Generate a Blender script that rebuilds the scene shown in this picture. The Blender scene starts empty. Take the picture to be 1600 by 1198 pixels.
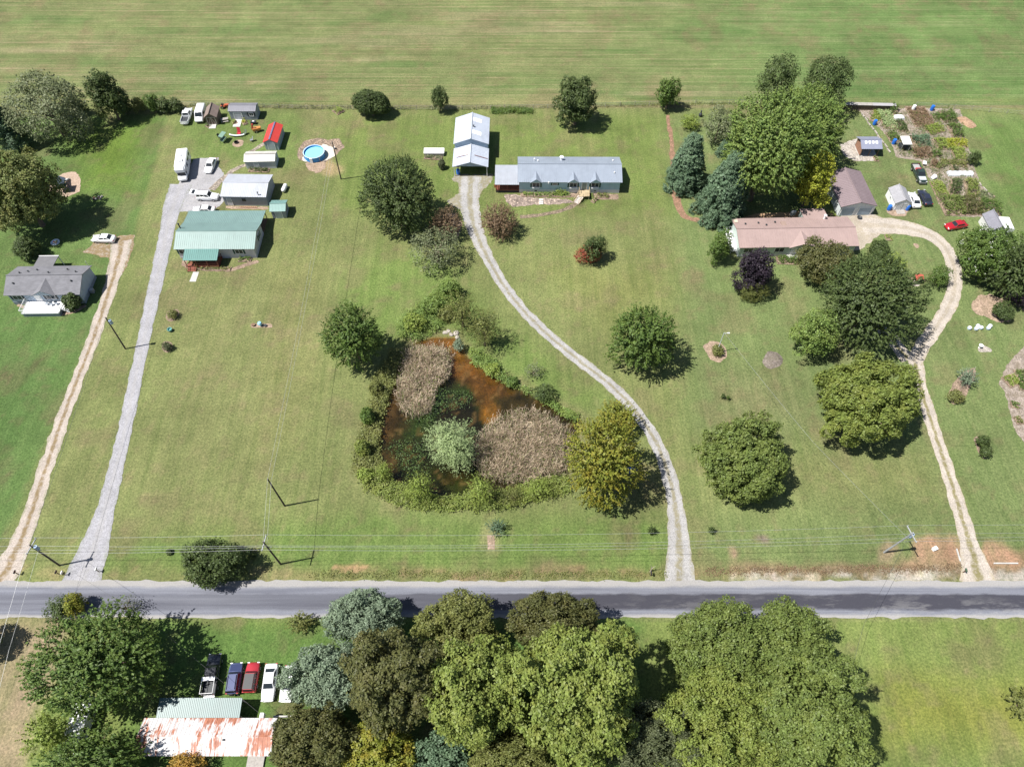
import bpy, math, random
import numpy as np
from mathutils import Vector, Matrix
R = math.radians
sc = bpy.context.scene
col = sc.collection
# ---------------------------------------------------------------- camera
F, PITCH, HC = 1109.0, R(56), 105.0
cd = bpy.data.cameras.new('camera'); cam = bpy.data.objects.new('camera', cd); col.objects.link(cam)
cam.location = (0, 0, HC); cam.rotation_euler = (R(90) - PITCH, 0, 0)
cd.sensor_width = 36; cd.lens = 36 * F / 1600; cd.clip_start = 1; cd.clip_end = 9000
sc.camera = cam
# ---------------------------------------------------------------- sky, sun, exposure
SUN_AZ, SUN_EL = R(12), R(61)          # shadows run towards +x, a little to +y
w = bpy.data.worlds.new('World'); sc.world = w; w.use_nodes = True
nt = w.node_tree; bg = nt.nodes['Background']
sky = nt.nodes.new('ShaderNodeTexSky'); sky.sky_type = 'NISHITA'; sky.sun_disc = False
sky.sun_elevation = SUN_EL; sky.sun_rotation = R(270) - SUN_AZ
nt.links.new(sky.outputs[0], bg.inputs[0]); bg.inputs[1].default_value = 0.06
sd = bpy.data.lights.new('sun', 'SUN'); sd.energy = 5.0; sd.angle = R(0.55); sd.color = (1, .96, .9)
sun = bpy.data.objects.new('sun', sd); col.objects.link(sun)
sdir = Vector((math.cos(SUN_AZ) * math.cos(SUN_EL), math.sin(SUN_AZ) * math.cos(SUN_EL), -math.sin(SUN_EL)))
sun.rotation_euler = sdir.to_track_quat('-Z', 'Y').to_euler(); sun.location = (-60, -20, 150)
vs = sc.view_settings; vs.view_transform = 'Standard'; vs.look = 'None'; vs.gamma = 1; vs.exposure = 0.74
# ---------------------------------------------------------------- pixel to place
_fw = np.array([0, math.cos(PITCH), -math.sin(PITCH)]); _up = np.array([0, math.sin(PITCH), math.cos(PITCH)])
def P(x, y, z=0.0):
    d = _fw + np.array([1., 0, 0]) * (x - 800) / F + _up * (599 - y) / F
    t = (z - HC) / d[2]
    return Vector((d[0] * t, d[1] * t, z))
def depth(p): return p[1] * math.cos(PITCH) + (HC - p[2]) * math.sin(PITCH)
def W2(pts): return [P(*p).xy for p in pts]
# ---------------------------------------------------------------- materials
MATS = {}
def nodes(name):
    m = bpy.data.materials.new(name); m.use_nodes = True
    t = m.node_tree; b = t.nodes['Principled BSDF']
    return m, t, b, t.nodes.new, t.links.new
def mixc(t, fac, a, b, mode='MIX'):
    n = t.nodes.new('ShaderNodeMix'); n.data_type = 'RGBA'; n.blend_type = mode
    for sock, v in ((n.inputs[0], fac), (n.inputs[6], a), (n.inputs[7], b)):
        if hasattr(v, 'links') or isinstance(v, bpy.types.NodeSocket): t.links.new(v, sock)
        elif isinstance(v, (int, float)): sock.default_value = v
        else: sock.default_value = (*v[:3], 1)
    return n.outputs[2]
def noise(t, scale, detail=3, rough=.6, vec=None, dist=0):
    n = t.nodes.new('ShaderNodeTexNoise'); n.inputs['Scale'].default_value = scale
    n.inputs['Detail'].default_value = detail; n.inputs['Roughness'].default_value = rough; n.inputs['Distortion'].default_value = dist
    if vec is not None: t.links.new(vec, n.inputs['Vector'])
    return n.outputs[0]
def ramp(t, fac, stops):
    n = t.nodes.new('ShaderNodeValToRGB'); e = n.color_ramp.elements
    while len(e) < len(stops): e.new(.5)
    for i, (p, c) in enumerate(stops):
        e[i].position = p; e[i].color = (*c, 1) if len(c) == 3 else c
    t.links.new(fac, n.inputs[0]); return n.outputs[0]
def rng01(t, v, a, b, lo=0., hi=1.):
    n = t.nodes.new('ShaderNodeMapRange'); n.inputs[1].default_value = a; n.inputs[2].default_value = b
    n.inputs[3].default_value = lo; n.inputs[4].default_value = hi; t.links.new(v, n.inputs[0]); return n.outputs[0]
def mth(t, op, a, b=0.):
    n = t.nodes.new('ShaderNodeMath'); n.operation = op
    for s, v in ((n.inputs[0], a), (n.inputs[1], b)):
        if isinstance(v, bpy.types.NodeSocket): t.links.new(v, s)
        else: s.default_value = v
    return n.outputs[0]
def mapping(t, scale, out='Object'):
    tc = t.nodes.new('ShaderNodeTexCoord'); m = t.nodes.new('ShaderNodeMapping'); m.inputs['Scale'].default_value = scale
    t.links.new(tc.outputs[out], m.inputs[0]); return m.outputs[0]
def bump(t, b, h, strength=.3, dist=.05):
    n = t.nodes.new('ShaderNodeBump'); n.inputs['Strength'].default_value = strength; n.inputs['Distance'].default_value = dist
    t.links.new(h, n.inputs['Height']); t.links.new(n.outputs[0], b.inputs['Normal'])
def pm(name, c, rough=.7, var=.12, scale=1.2, metal=0., bmp=0., spec=.5, streak=None, dirt=None):
    """painted / wooden / plastic surface: colour with soft variation, grime and fine relief"""
    if name in MATS: return MATS[name]
    m, t, b, N, L = nodes(name)
    v = mapping(t, streak or (1, 1, 1))
    n = noise(t, scale, 4, .65, v)
    lo = [x * (1 - var) for x in c]; hi = [min(1, x * (1 + var)) for x in c]
    cc = ramp(t, n, [(.3, lo), (.7, hi)])
    if dirt: cc = mixc(t, rng01(t, noise(t, scale * .45, 5, .7, v), .52, .75, 0, .8), cc, dirt)
    L(cc, b.inputs['Base Color']); b.inputs['Roughness'].default_value = rough; b.inputs['Metallic'].default_value = metal
    b.inputs['Specular IOR Level'].default_value = spec
    if bmp: bump(t, b, noise(t, scale * 8, 3, .6, v), bmp, .03)
    MATS[name] = m; return m
def leafmat(name, c, var=.35, alt=None, trans=.3):
    if name in MATS: return MATS[name]
    m, t, b, N, L = nodes(name)
    g = N('ShaderNodeNewGeometry'); v = mapping(t, (1, 1, 1))
    c = tuple(x * 1.6 for x in c); alt = alt and tuple(x * 1.6 for x in alt)
    a = alt or (c[0] * 1.45, c[1] * 1.2, c[2] * 1.0)
    cc = ramp(t, g.outputs['Random Per Island'], [(0, [x * (1 - var) for x in c]), (.6, c), (1, [x * (1 + var) for x in c])])
    cc = mixc(t, rng01(t, noise(t, .55, 3, .6, v), .42, .72, 0, .75), cc, a)
    L(cc, b.inputs['Base Color']); b.inputs['Roughness'].default_value = .55; b.inputs['Specular IOR Level'].default_value = .35
    tr = N('ShaderNodeBsdfTranslucent'); L(cc, tr.inputs[0])
    mx = N('ShaderNodeMixShader'); mx.inputs[0].default_value = trans
    L(b.outputs[0], mx.inputs[1]); L(tr.outputs[0], mx.inputs[2])
    L(mx.outputs[0], t.nodes['Material Output'].inputs[0])
    MATS[name] = m; return m
# ---------------------------------------------------------------- mesh builder
class MB:
    def __init__(s): s.v = []; s.f = []
    def add(s, vs, fs):
        o = len(s.v); s.v += [tuple(v) for v in vs]; s.f += [tuple(i + o for i in f) for f in fs]; return s
    def box(s, cx, cy, cz, sx, sy, sz, rz=0., ry=0.):
        M = Matrix.Rotation(rz, 3, 'Z') @ Matrix.Rotation(ry, 3, 'Y')
        vs = [M @ Vector((x * sx / 2, y * sy / 2, z * sz / 2)) + Vector((cx, cy, cz)) for z in (-1, 1) for y in (-1, 1) for x in (-1, 1)]
        return s.add(vs, [(0, 2, 3, 1), (4, 5, 7, 6), (0, 1, 5, 4), (2, 6, 7, 3), (0, 4, 6, 2), (1, 3, 7, 5)])
    def cyl(s, p0, p1, r0, r1=None, n=8, cap=True):
        r1 = r0 if r1 is None else r1
        p0, p1 = Vector(p0), Vector(p1); d = (p1 - p0).normalized()
        a = d.orthogonal().normalized(); b = d.cross(a)
        vs = []
        for p, r in ((p0, r0), (p1, r1)):
            for i in range(n):
                t = 2 * math.pi * i / n; vs.append(p + a * math.cos(t) * r + b * math.sin(t) * r)
        fs = [(i, (i + 1) % n, n + (i + 1) % n, n + i) for i in range(n)]
        if cap: fs += [tuple(range(n - 1, -1, -1)), tuple(range(n, 2 * n))]
        return s.add(vs, fs)
    def path(s, pts, r, n=5):
        for a, b in zip(pts[:-1], pts[1:]): s.cyl(a, b, r, r, n, True)
        return s
    def prism(s, poly, z0, z1):
        n = len(poly); vs = [(x, y, z0) for x, y in poly] + [(x, y, z1) for x, y in poly]
        return s.add(vs, [tuple(range(n - 1, -1, -1)), tuple(range(n, 2 * n))] + [(i, (i + 1) % n, n + (i + 1) % n, n + i) for i in range(n)])
    def slab(s, quad, th):
        """thick panel from 4 points; th along -normal"""
        q = [Vector(p) for p in quad]; n = (q[1] - q[0]).cross(q[3] - q[0]).normalized()
        vs = q + [p - n * th for p in q]
        return s.add(vs, [(0, 1, 2, 3), (7, 6, 5, 4), (0, 4, 5, 1), (1, 5, 6, 2), (2, 6, 7, 3), (3, 7, 4, 0)])
    def loft(s, rings):
        n = len(rings[0]); vs = [p for r in rings for p in r]; fs = []
        for k in range(len(rings) - 1):
            for i in range(n): fs.append((k * n + i, k * n + (i + 1) % n, (k + 1) * n + (i + 1) % n, (k + 1) * n + i))
        fs += [tuple(range(n - 1, -1, -1)), tuple(range((len(rings) - 1) * n, len(rings) * n))]
        return s.add(vs, fs)
    def lathe(s, prof, n=12, c=(0, 0, 0), caps=True):
        vs = []; fs = []
        for r, z in prof:
            for i in range(n):
                t = 2 * math.pi * i / n; vs.append((c[0] + r * math.cos(t), c[1] + r * math.sin(t), c[2] + z))
        for k in range(len(prof) - 1):
            for i in range(n): fs.append((k * n + i, k * n + (i + 1) % n, (k + 1) * n + (i + 1) % n, (k + 1) * n + i))
        if caps: fs.append(tuple(range(n - 1, -1, -1))); fs.append(tuple(range((len(prof) - 1) * n, len(prof) * n)))
        return s.add(vs, fs)
    def mesh(s, name, mat, bevel=0, smooth=False):
        me = bpy.data.meshes.new(name); me.from_pydata(s.v, [], s.f)
        if bevel:
            import bmesh
            bm = bmesh.new(); bm.from_mesh(me)
            bmesh.ops.bevel(bm, geom=[e for e in bm.edges if len(e.link_faces) == 2 and e.calc_face_angle(0) > .5], offset=bevel, segments=2, affect='EDGES', clamp_overlap=True)
            bm.to_mesh(me); bm.free()
        if smooth: me.shade_smooth()
        if mat: me.materials.append(mat)
        return me
    def build(s, name, mat, parent=None, bevel=0, smooth=False):
        return link(name, s.mesh(name, mat, bevel, smooth), parent)
def link(name, me, parent=None, loc=None, rz=0, sc_=None):
    o = bpy.data.objects.new(name, me); col.objects.link(o)
    if parent: o.parent = parent
    if loc is not None: o.location = loc
    if rz: o.rotation_euler.z = rz
    if sc_ is not None: o.scale = sc_ if hasattr(sc_, '__len__') else (sc_,) * 3
    return o
def tag(o, label, cat, group=None):
    o['label'] = label; o['category'] = cat
    if group: o['group'] = group
    return o
def thing(name, label, cat, loc, rz=0, group=None):
    o = link(name, None, None, loc, rz); o.empty_display_size = .3
    return tag(o, label, cat, group)
def struct(name, mb, mat, smooth=False):
    o = mb.build(name, mat, None, 0, smooth) if isinstance(mb, MB) else link(name, mb)
    o['kind'] = 'structure'; return o
def npmesh(name, V, Fq, mat):
    """numpy verts (n,3) and quads (m,4)"""
    me = bpy.data.meshes.new(name)
    V = np.ascontiguousarray(V, dtype=np.float32); Fq = np.ascontiguousarray(Fq, dtype=np.int32)
    k = Fq.shape[1]
    me.vertices.add(len(V)); me.vertices.foreach_set('co', V.ravel())
    me.loops.add(Fq.size); me.loops.foreach_set('vertex_index', Fq.ravel())
    me.polygons.add(len(Fq)); me.polygons.foreach_set('loop_start', np.arange(0, Fq.size, k, dtype=np.int32))
    me.polygons.foreach_set('loop_total', np.full(len(Fq), k, dtype=np.int32))
    me.update(calc_edges=True)
    if mat: me.materials.append(mat)
    return me
# ================================================================ GROUND
def vnoise(x, y, s, seed):
    r = np.random.RandomState(seed).rand(256, 256)
    u, v = x / s + 1000., y / s + 1000.
    i, j = np.floor(u).astype(int), np.floor(v).astype(int); fu, fv = u - i, v - j
    fu = fu * fu * (3 - 2 * fu); fv = fv * fv * (3 - 2 * fv)
    g = lambda a, b: r[a % 256, b % 256]
    return (g(i, j) * (1 - fu) + g(i + 1, j) * fu) * (1 - fv) + (g(i, j + 1) * (1 - fu) + g(i + 1, j + 1) * fu) * fv
def fbm(x, y, s, seed): return (vnoise(x, y, s, seed) * .5 + vnoise(x, y, s / 2.1, seed + 1) * .3 + vnoise(x, y, s / 4.3, seed + 2) * .2)
def sdf(x, y, poly):
    p = np.array([tuple(q) for q in poly]); d = np.full(x.shape, 1e18); ins = np.zeros(x.shape, bool)
    n = len(p)
    for k in range(n):
        a, b = p[k], p[(k + 1) % n]; e = b - a
        wx, wy = x - a[0], y - a[1]
        t = np.clip((wx * e[0] + wy * e[1]) / (e @ e + 1e-12), 0, 1)
        d = np.minimum(d, (wx - e[0] * t) ** 2 + (wy - e[1] * t) ** 2)
        c = ((a[1] > y) != (b[1] > y)) & (x < (b[0] - a[0]) * (y - a[1]) / (b[1] - a[1] + 1e-12) + a[0])
        ins ^= c
    d = np.sqrt(d); return np.where(ins, -d, d)
def sstep(a, b, v):
    t = np.clip((v - a) / (b - a), 0, 1); return t * t * (3 - 2 * t)
POND = W2([(650, 535), (680, 527), (712, 528), (728, 556), (770, 588), (830, 617), (905, 655), (900, 690), (880, 742), (830, 765), (765, 762), (718, 782), (690, 774), (640, 768), (605, 748), (597, 720), (590, 690), (598, 640), (616, 600), (630, 560)])
def axis(lo, hi, st, far):
    c = list(np.arange(lo, hi, st)); k = st; a = lo; b = c[-1]; L, H_ = [], []
    while a > -far: k *= 1.35; a -= k; L.append(a)
    k = st
    while b < far: k *= 1.35; b += k; H_.append(b)
    return np.array(L[::-1] + c + H_)
gx, gy = axis(-150, 150, .6, 3500), axis(3, 206, .6, 3500)
GX, GY = np.meshgrid(gx, gy); nx, ny = len(gx), len(gy)
jx = GX + (fbm(GX, GY, 5, 5) - .5) * 3; jy = GY + (fbm(GX, GY, 5, 9) - .5) * 3
C = np.zeros((ny, nx, 3)); FIELD = np.zeros((ny, nx))
C[:] = (.134, .154, .059)
def paint(poly, c, soft=2., k=1., wob=True, pix=True, brk=0):
    q = W2(poly) if pix else poly
    X_, Y_ = (jx, jy) if wob else (GX, GY)
    m = (1 - sstep(-soft, soft, sdf(X_, Y_, q))) * k
    if brk: m = m * sstep(.5 - brk, .5 + brk, fbm(GX, GY, 2.5, 31))
    C[:] = C * (1 - m[..., None]) + np.array(c) * m[..., None]; return m
# lots south of the back fence
paint([(1040, 180), (1700, 180), (1750, 900), (1090, 905)], (.116, .152, .058), 4)
paint([(520, 180), (1040, 180), (1045, 330), (760, 330), (530, 330)], (.118, .156, .046), 5)
paint([(550, 800), (800, 815), (1045, 790), (1048, 895), (150, 895), (165, 850), (420, 820)], (.100, .15, .042), 3, .9)
paint([(600, 380), (700, 400), (760, 480), (900, 590), (960, 620), (905, 650), (730, 560), (640, 520), (520, 560), (540, 440)], (.098, .152, .038), 4, .7)
paint([(270, 175), (480, 175), (470, 260), (300, 250)], (.108, .150, .046), 4)
paint([(-120, 185), (263, 178), (240, 260), (214, 345), (205, 400), (120, 570), (30, 790), (-30, 905), (-200, 900)], (.085, .132, .042), .5, 1., False)
paint([(-120, 470), (150, 480), (20, 790), (-40, 900), (-200, 900)], (.068, .122, .036), 6, .8)
paint([(120, 200), (230, 190), (200, 300), (130, 290)], (.092, .142, .022), 7, .8)
paint([(1500, 185), (1760, 190), (1760, 345), (1570, 330)], (.098, .148, .045), 4)
paint([(300, 420), (500, 420), (420, 720), (230, 760)], (.146, .156, .066), 9, .6)
paint([(860, 420), (1020, 420), (1040, 470), (960, 520), (900, 470)], (.152, .164, .055), 7, .6)
paint([(1090, 690), (1460, 700), (1480, 780), (1100, 800)], (.158, .158, .065), 6, .55)
paint([(1130, 580), (1230, 590), (1260, 660), (1130, 660)], (.17, .16, .085), 6, .5)
paint([(430, 420), (510, 400), (470, 700), (400, 700)], (.145, .150, .060), 4, .6)
# south of the road
south = W2([(-800, 968), (2400, 968)]); sy = 29.2
m = sstep(sy + .3, sy - .3, GY) if False else (1 - sstep(sy - .3, sy + .3, GY))
C[:] = C * (1 - m[..., None]) + np.array((.128, .165, .050)) * m[..., None]
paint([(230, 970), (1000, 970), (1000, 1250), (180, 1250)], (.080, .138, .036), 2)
paint([(1380, 1060), (1640, 1070), (1640, 1150), (1380, 1160)], (.175, .185, .040), 4, .75)
paint([(-300, 968), (110, 968), (75, 1060), (20, 1250), (-300, 1250)], (.235, .185, .125), 1.5, .95)
paint([(-300, 1000), (60, 1010), (10, 1250), (-300, 1250)], (.16, .16, .075), 3, .5, True, True, .2)
# ditch and rough strip on the north verge of the road
D_ = [(-110, 35.3), (110, 35.3), (110, 37.3), (-110, 37.3)]
mm = paint(D_, (.20, .165, .085), .9, .75, True, False, .25)
paint([(-25, 36.1), (28, 36.1), (28, 36.9), (-25, 36.9)], (.17, .12, .07), .5, .8, True, False, .2)
paint([(1140, 880), (1600, 876), (1640, 905), (1140, 905)], (.17, .125, .08), 1., .85)
paint([(1140, 893), (1640, 885), (1640, 908), (1140, 908)], (.36, .34, .31), .5, .8, True, True, .15)
paint([(525, 880), (575, 884), (575, 890), (520, 888)], (.34, .21, .13), .4, .9)
# hay field behind the fence
fm = sstep(151.6, 152.4, GY + GX * .0)
HL = np.array((.130, .150, .064)); HR = np.array((.098, .148, .052))
k = sstep(20, 95, GX + (fbm(GX, GY, 25, 12) - .5) * 60)[..., None]
hay = HL * (1 - k) + HR * k
C[:] = C * (1 - fm[..., None]) + hay * fm[..., None]; FIELD = fm
ek = np.exp(-((GY - 154) / 1.3) ** 2) * .35
C[:] = C * (1 - ek[..., None]) + np.array((.17, .17, .07)) * ek[..., None]
ek = np.exp(-((GY - 151.7) / .7) ** 2) * .7 * sstep(-95, -80, GX)
C[:] = C * (1 - ek[..., None]) + np.array((.15, .12, .075)) * ek[..., None]
for pl, cc_, k_ in (([(1405, 884), (1425, 868), (1430, 846), (1455, 834), (1488, 838), (1502, 850), (1506, 884)], (.27, .175, .115), 1.), ([(1452, 850), (1474, 840), (1488, 852), (1484, 874), (1472, 881), (1455, 866)], (.27, .165, .11), .85), ([(1526, 852), (1545, 840), (1562, 844), (1582, 858), (1610, 884), (1540, 884)], (.27, .175, .115), 1.), ([(1543, 850), (1560, 848), (1580, 862), (1572, 870), (1552, 868)], (.29, .18, .12), .8), ([(1575, 862), (1615, 868), (1615, 886), (1580, 884)], (.28, .17, .11), .7), ([(1366, 858), (1380, 850), (1396, 857), (1398, 868), (1386, 876), (1370, 871)], (.26, .185, .13), .8)):
    paint(pl, cc_, .7, k_, True)
    paint(pl, (.15, .13, .075), .9, .35, True, True, .12)
# worn dirt
def blot(x, y, r, c, k=.9, asp=1., soft=.6):
    p = P(x, y); d = np.hypot(jx - p.x, (jy - p.y) / asp); m = (1 - sstep(r - soft, r + soft, d)) * k
    C[:] = C * (1 - m[..., None]) + np.array(c) * m[..., None]
blot(1148, 864, .9, (.2, .14, .1)); blot(1193, 840, .7, (.15, .11, .1)); blot(472, 270, 3, (.16, .14, .07), .5, 1.5, 2)
for i, (x, y) in enumerate([(500, 250), (520, 262)]): blot(x, y, 2.6, (.34, .24, .15), .7, .9, 1.2)
blot(768, 842, 1.6, (.26, .22, .13), .5, 1.6, .9)
hk = fm * sstep(.5, .75, fbm(GX * .12, GY, 4.5, 200)) * .34 * (1 - sstep(20, 90, GX) * .6)
C[:] = C * (1 - hk[..., None]) + np.array((.22, .185, .12)) * hk[..., None]
hk = fm * sstep(.55, .72, fbm(GX * .2, GY, 5.0, 210)) * .45
C[:] = C * (1 - hk[..., None]) + np.array((.065, .12, .036)) * hk[..., None]
# mottling, clover and dry spots everywhere
n1 = fbm(GX, GY, 9, 40) - .5; n2 = fbm(GX, GY, 2.6, 50) - .5
C *= (1 + n1 * .40 + n2 * .32)[..., None]
dry = sstep(.52, .74, fbm(GX, GY, 6, 60))[..., None] * .42 + sstep(.6, .75, fbm(GX, GY, 1.8, 65))[..., None] * .35
C[:] = C * (1 - dry) + C.mean(-1, keepdims=True) * np.array((1.28, 1.10, .60)) * dry
# pond basin
pd = sdf(GX, GY, POND)
Z = -.32 * (1 - sstep(-.2, 1.3, pd)) - .95 * sstep(.2, 5., -pd)
inside = pd < .25
BED = np.zeros_like(C); BED[:] = (.060, .052, .022)
def bed(poly, c, soft=.7, k=1.):
    m = (1 - sstep(-soft, soft, sdf(jx * .5 + GX * .5, jy * .5 + GY * .5, W2(poly)))) * k
    BED[:] = BED * (1 - m[..., None]) + np.array(c) * m[..., None]
for s_, c_ in ((71, (.025, .018, .01)), (81, (.035, .08, .02))):
    mk = (sstep(.48, .64, fbm(GX, GY, 3.0, s_)) * .5)[..., None]; BED[:] = BED * (1 - mk) + np.array(c_) * mk
bed([(600, 690), (680, 690), (705, 780), (610, 755)], (.034, .042, .014), 1.)
bed([(640, 610), (735, 600), (760, 630), (700, 660), (640, 680)], (.045, .085, .026), 1.4)
bed([(760, 590), (830, 615), (915, 655), (900, 692), (850, 668), (790, 655)], (.055, .042, .020), .9)
bed([(590, 690), (598, 635), (622, 595), (640, 600), (622, 640), (612, 690)], (.12, .068, .028), .9)
bed([(596, 700), (612, 700), (618, 752), (600, 748)], (.11, .07, .032), .9)
bed([(640, 525), (715, 522), (732, 552), (775, 588), (800, 616), (768, 618), (728, 596), (703, 586), (688, 560), (645, 548)], (.20, .09, .028), .9)
bed([(650, 530), (712, 528), (722, 552), (750, 578), (735, 590), (706, 578), (690, 550)], (.26, .115, .030), .8, .8)
bed([(735, 600), (755, 600), (774, 622), (783, 640), (776, 655), (760, 655), (754, 638), (742, 618)], (.19, .09, .030), .5, .9)
bed([(755, 632), (772, 628), (781, 646), (768, 656), (755, 650)], (.50, .23, .05), .6, .7)
bed([(655, 530), (712, 527), (724, 550), (738, 566), (722, 574), (700, 552)], (.42, .19, .05), .8, .6)
BED *= np.array((.58, .56, .48))
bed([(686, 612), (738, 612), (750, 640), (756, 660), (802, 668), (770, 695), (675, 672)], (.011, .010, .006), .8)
rk = (sstep(.50, .62, fbm(GX, GY, 1.9, 71)) * .6)[..., None]; BED[:] = BED * (1 - rk) + BED * np.array((.35, .42, .55)) * rk
rk = (sstep(.60, .70, fbm(GX, GY, 1.1, 75)) * .35)[..., None]; BED[:] = BED * (1 - rk) + np.array((.24, .15, .08)) * rk
BED *= (1 + (fbm(GX, GY, 1.4, 90) - .5) * .7)[..., None]
mi = (1 - sstep(-.1, .7, pd))[..., None]; C[:] = C * (1 - mi) + BED * mi
bk = (np.exp(-((pd - 1.1) / 1.) ** 2) * .55)[..., None]; C[:] = C * (1 - bk) + np.array((.13, .115, .06)) * bk
V = np.stack([GX, GY, Z], -1).reshape(-1, 3)
idx = np.arange(nx * ny).reshape(ny, nx)
Fq = np.stack([idx[:-1, :-1], idx[:-1, 1:], idx[1:, 1:], idx[1:, :-1]], -1).reshape(-1, 4)
m_, t, b, N, L = nodes('grass_ground')
at = N('ShaderNodeAttribute'); at.attribute_name = 'soil'
g = N('ShaderNodeNewGeometry'); pos = g.outputs['Position']
def mp(scale, rz=0.):
    n = N('ShaderNodeMapping'); n.inputs['Scale'].default_value = scale; n.inputs['Rotation'].default_value[2] = rz; L(pos, n.inputs[0]); return n.outputs[0]
fine = noise(t, 3.0, 5, .75, pos); mid = noise(t, .9, 4, .7, pos)
mowY = noise(t, 1., 3, .6, mp((.9, .045, 1))); mowX = noise(t, 1., 4, .62, mp((.022, 1.5, 1), R(.6))); mow2 = noise(t, 1., 3, .6, mp((.12, 3.0, 1)))
fw_ = at.outputs['Alpha']
c1 = mixc(t, 1., at.outputs['Color'], ramp(t, fine, [(.28, (.42, .47, .38)), (.5, (1., 1., 1.)), (.72, (1.62, 1.54, 1.5))]), 'MULTIPLY')
c1 = mixc(t, 1., c1, ramp(t, mid, [(.3, (.86, .88, .84)), (.7, (1.14, 1.12, 1.1))]), 'MULTIPLY')
lawn = mixc(t, .9, c1, ramp(t, mowY, [(.3, (.83, .89, .81)), (.5, (1, 1, 1)), (.7, (1.17, 1.11, 1.16))]), 'MULTIPLY')
fld = mixc(t, 1., c1, ramp(t, mowX, [(.3, (.66, .78, .66)), (.47, (.95, .99, .94)), (.6, (1.2, 1.1, 1.2)), (.72, (1.55, 1.3, 1.6))]), 'MULTIPLY')
fld = mixc(t, .8, fld, ramp(t, mow2, [(.3, (.84, .90, .80)), (.7, (1.16, 1.1, 1.16))]), 'MULTIPLY')
L(mixc(t, fw_, lawn, fld), b.inputs['Base Color'])
b.inputs['Roughness'].default_value = .9; b.inputs['Specular IOR Level'].default_value = .15
bump(t, b, noise(t, 4.5, 4, .8, pos), .75, .16)
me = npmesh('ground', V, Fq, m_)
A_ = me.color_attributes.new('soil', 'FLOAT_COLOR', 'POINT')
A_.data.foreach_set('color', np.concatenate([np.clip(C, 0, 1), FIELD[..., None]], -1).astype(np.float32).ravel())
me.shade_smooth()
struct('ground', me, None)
# ---------------------------------------------------------------- water
m_, t, b, N, L = nodes('pond_water')
tr = N('ShaderNodeBsdfTransparent'); tr.inputs[0].default_value = (.80, .79, .66, 1)
gl = N('ShaderNodeBsdfGlossy'); gl.inputs['Roughness'].default_value = .06; gl.inputs[0].default_value = (1, 1, 1, 1)
fr = N('ShaderNodeFresnel'); fr.inputs[0].default_value = 1.33
bn = N('ShaderNodeBump'); bn.inputs['Strength'].default_value = .12; bn.inputs['Distance'].default_value = .05
L(noise(t, 2.2, 3, .6, mapping(t, (1, 1, 1))), bn.inputs['Height']); L(bn.outputs[0], gl.inputs['Normal']); L(bn.outputs[0], fr.inputs['Normal'])
mx = N('ShaderNodeMixShader'); L(fr.outputs[0], mx.inputs[0]); L(tr.outputs[0], mx.inputs[1]); L(gl.outputs[0], mx.inputs[2])
L(mx.outputs[0], t.nodes['Material Output'].inputs[0])
cx_ = sum(p.x for p in POND) / len(POND); cy_ = sum(p.y for p in POND) / len(POND)
wp = [(cx_ + (p.x - cx_) * 1.03, cy_ + (p.y - cy_) * 1.03, -.27) for p in POND]
me = bpy.data.meshes.new('pond_water'); me.from_pydata(wp, [], [tuple(range(len(wp)))]); me.materials.append(m_)
struct('pond_water', me, None)
# ---------------------------------------------------------------- sheets: road, drives, beds
def ribbon(name, pts, widths, mat, z=.03, step=.5, nu=10, rag=.28, seed=1, crown=0.):
    """strip along a smoothed centreline with ragged edges; attribute across = -1..1"""
    p = np.array([tuple(q) for q in pts]); 
    for _ in range(3):
        q = np.empty((len(p) * 2, 2)); q[0] = p[0]; q[-1] = p[-1]; a, b_ = p[:-1], p[1:]
        q[1:-1:2] = a * .75 + b_ * .25; q[2:-1:2] = a * .25 + b_ * .75; p = q
    s = np.concatenate([[0], np.cumsum(np.hypot(*np.diff(p, axis=0).T))])
    ss = np.arange(0, s[-1], step); X_ = np.interp(ss, s, p[:, 0]); Y_ = np.interp(ss, s, p[:, 1])
    tx, ty = np.gradient(X_), np.gradient(Y_); l = np.hypot(tx, ty); nxv, nyv = -ty / l, tx / l
    wd = np.interp(ss / ss[-1], np.linspace(0, 1, len(widths)), widths) / 2
    u = np.linspace(-1, 1, nu + 1); Vv = []
    for k in range(nu + 1):
        o = wd * u[k]
        if abs(u[k]) > .99: o = o + (fbm(ss, ss * 0 + u[k] * 9, 1.3, seed) - .5) * rag * 2 * np.sign(u[k])
        Vv.append(np.stack([X_ + nxv * o, Y_ + nyv * o, np.full_like(X_, z) + crown * (1 - u[k] ** 2)], -1))
    Vv = np.stack(Vv, 1); n = len(ss); idx = np.arange(n * (nu + 1)).reshape(n, nu + 1)
    Fq = np.stack([idx[:-1, 1:], idx[:-1, :-1], idx[1:, :-1], idx[1:, 1:]], -1).reshape(-1, 4)
    me = npmesh(name, Vv.reshape(-1, 3), Fq, mat)
    a = me.attributes.new('across', 'FLOAT', 'POINT'); a.data.foreach_set('value', np.tile(u, n).astype(np.float32))
    return struct(name, me, None)
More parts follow.
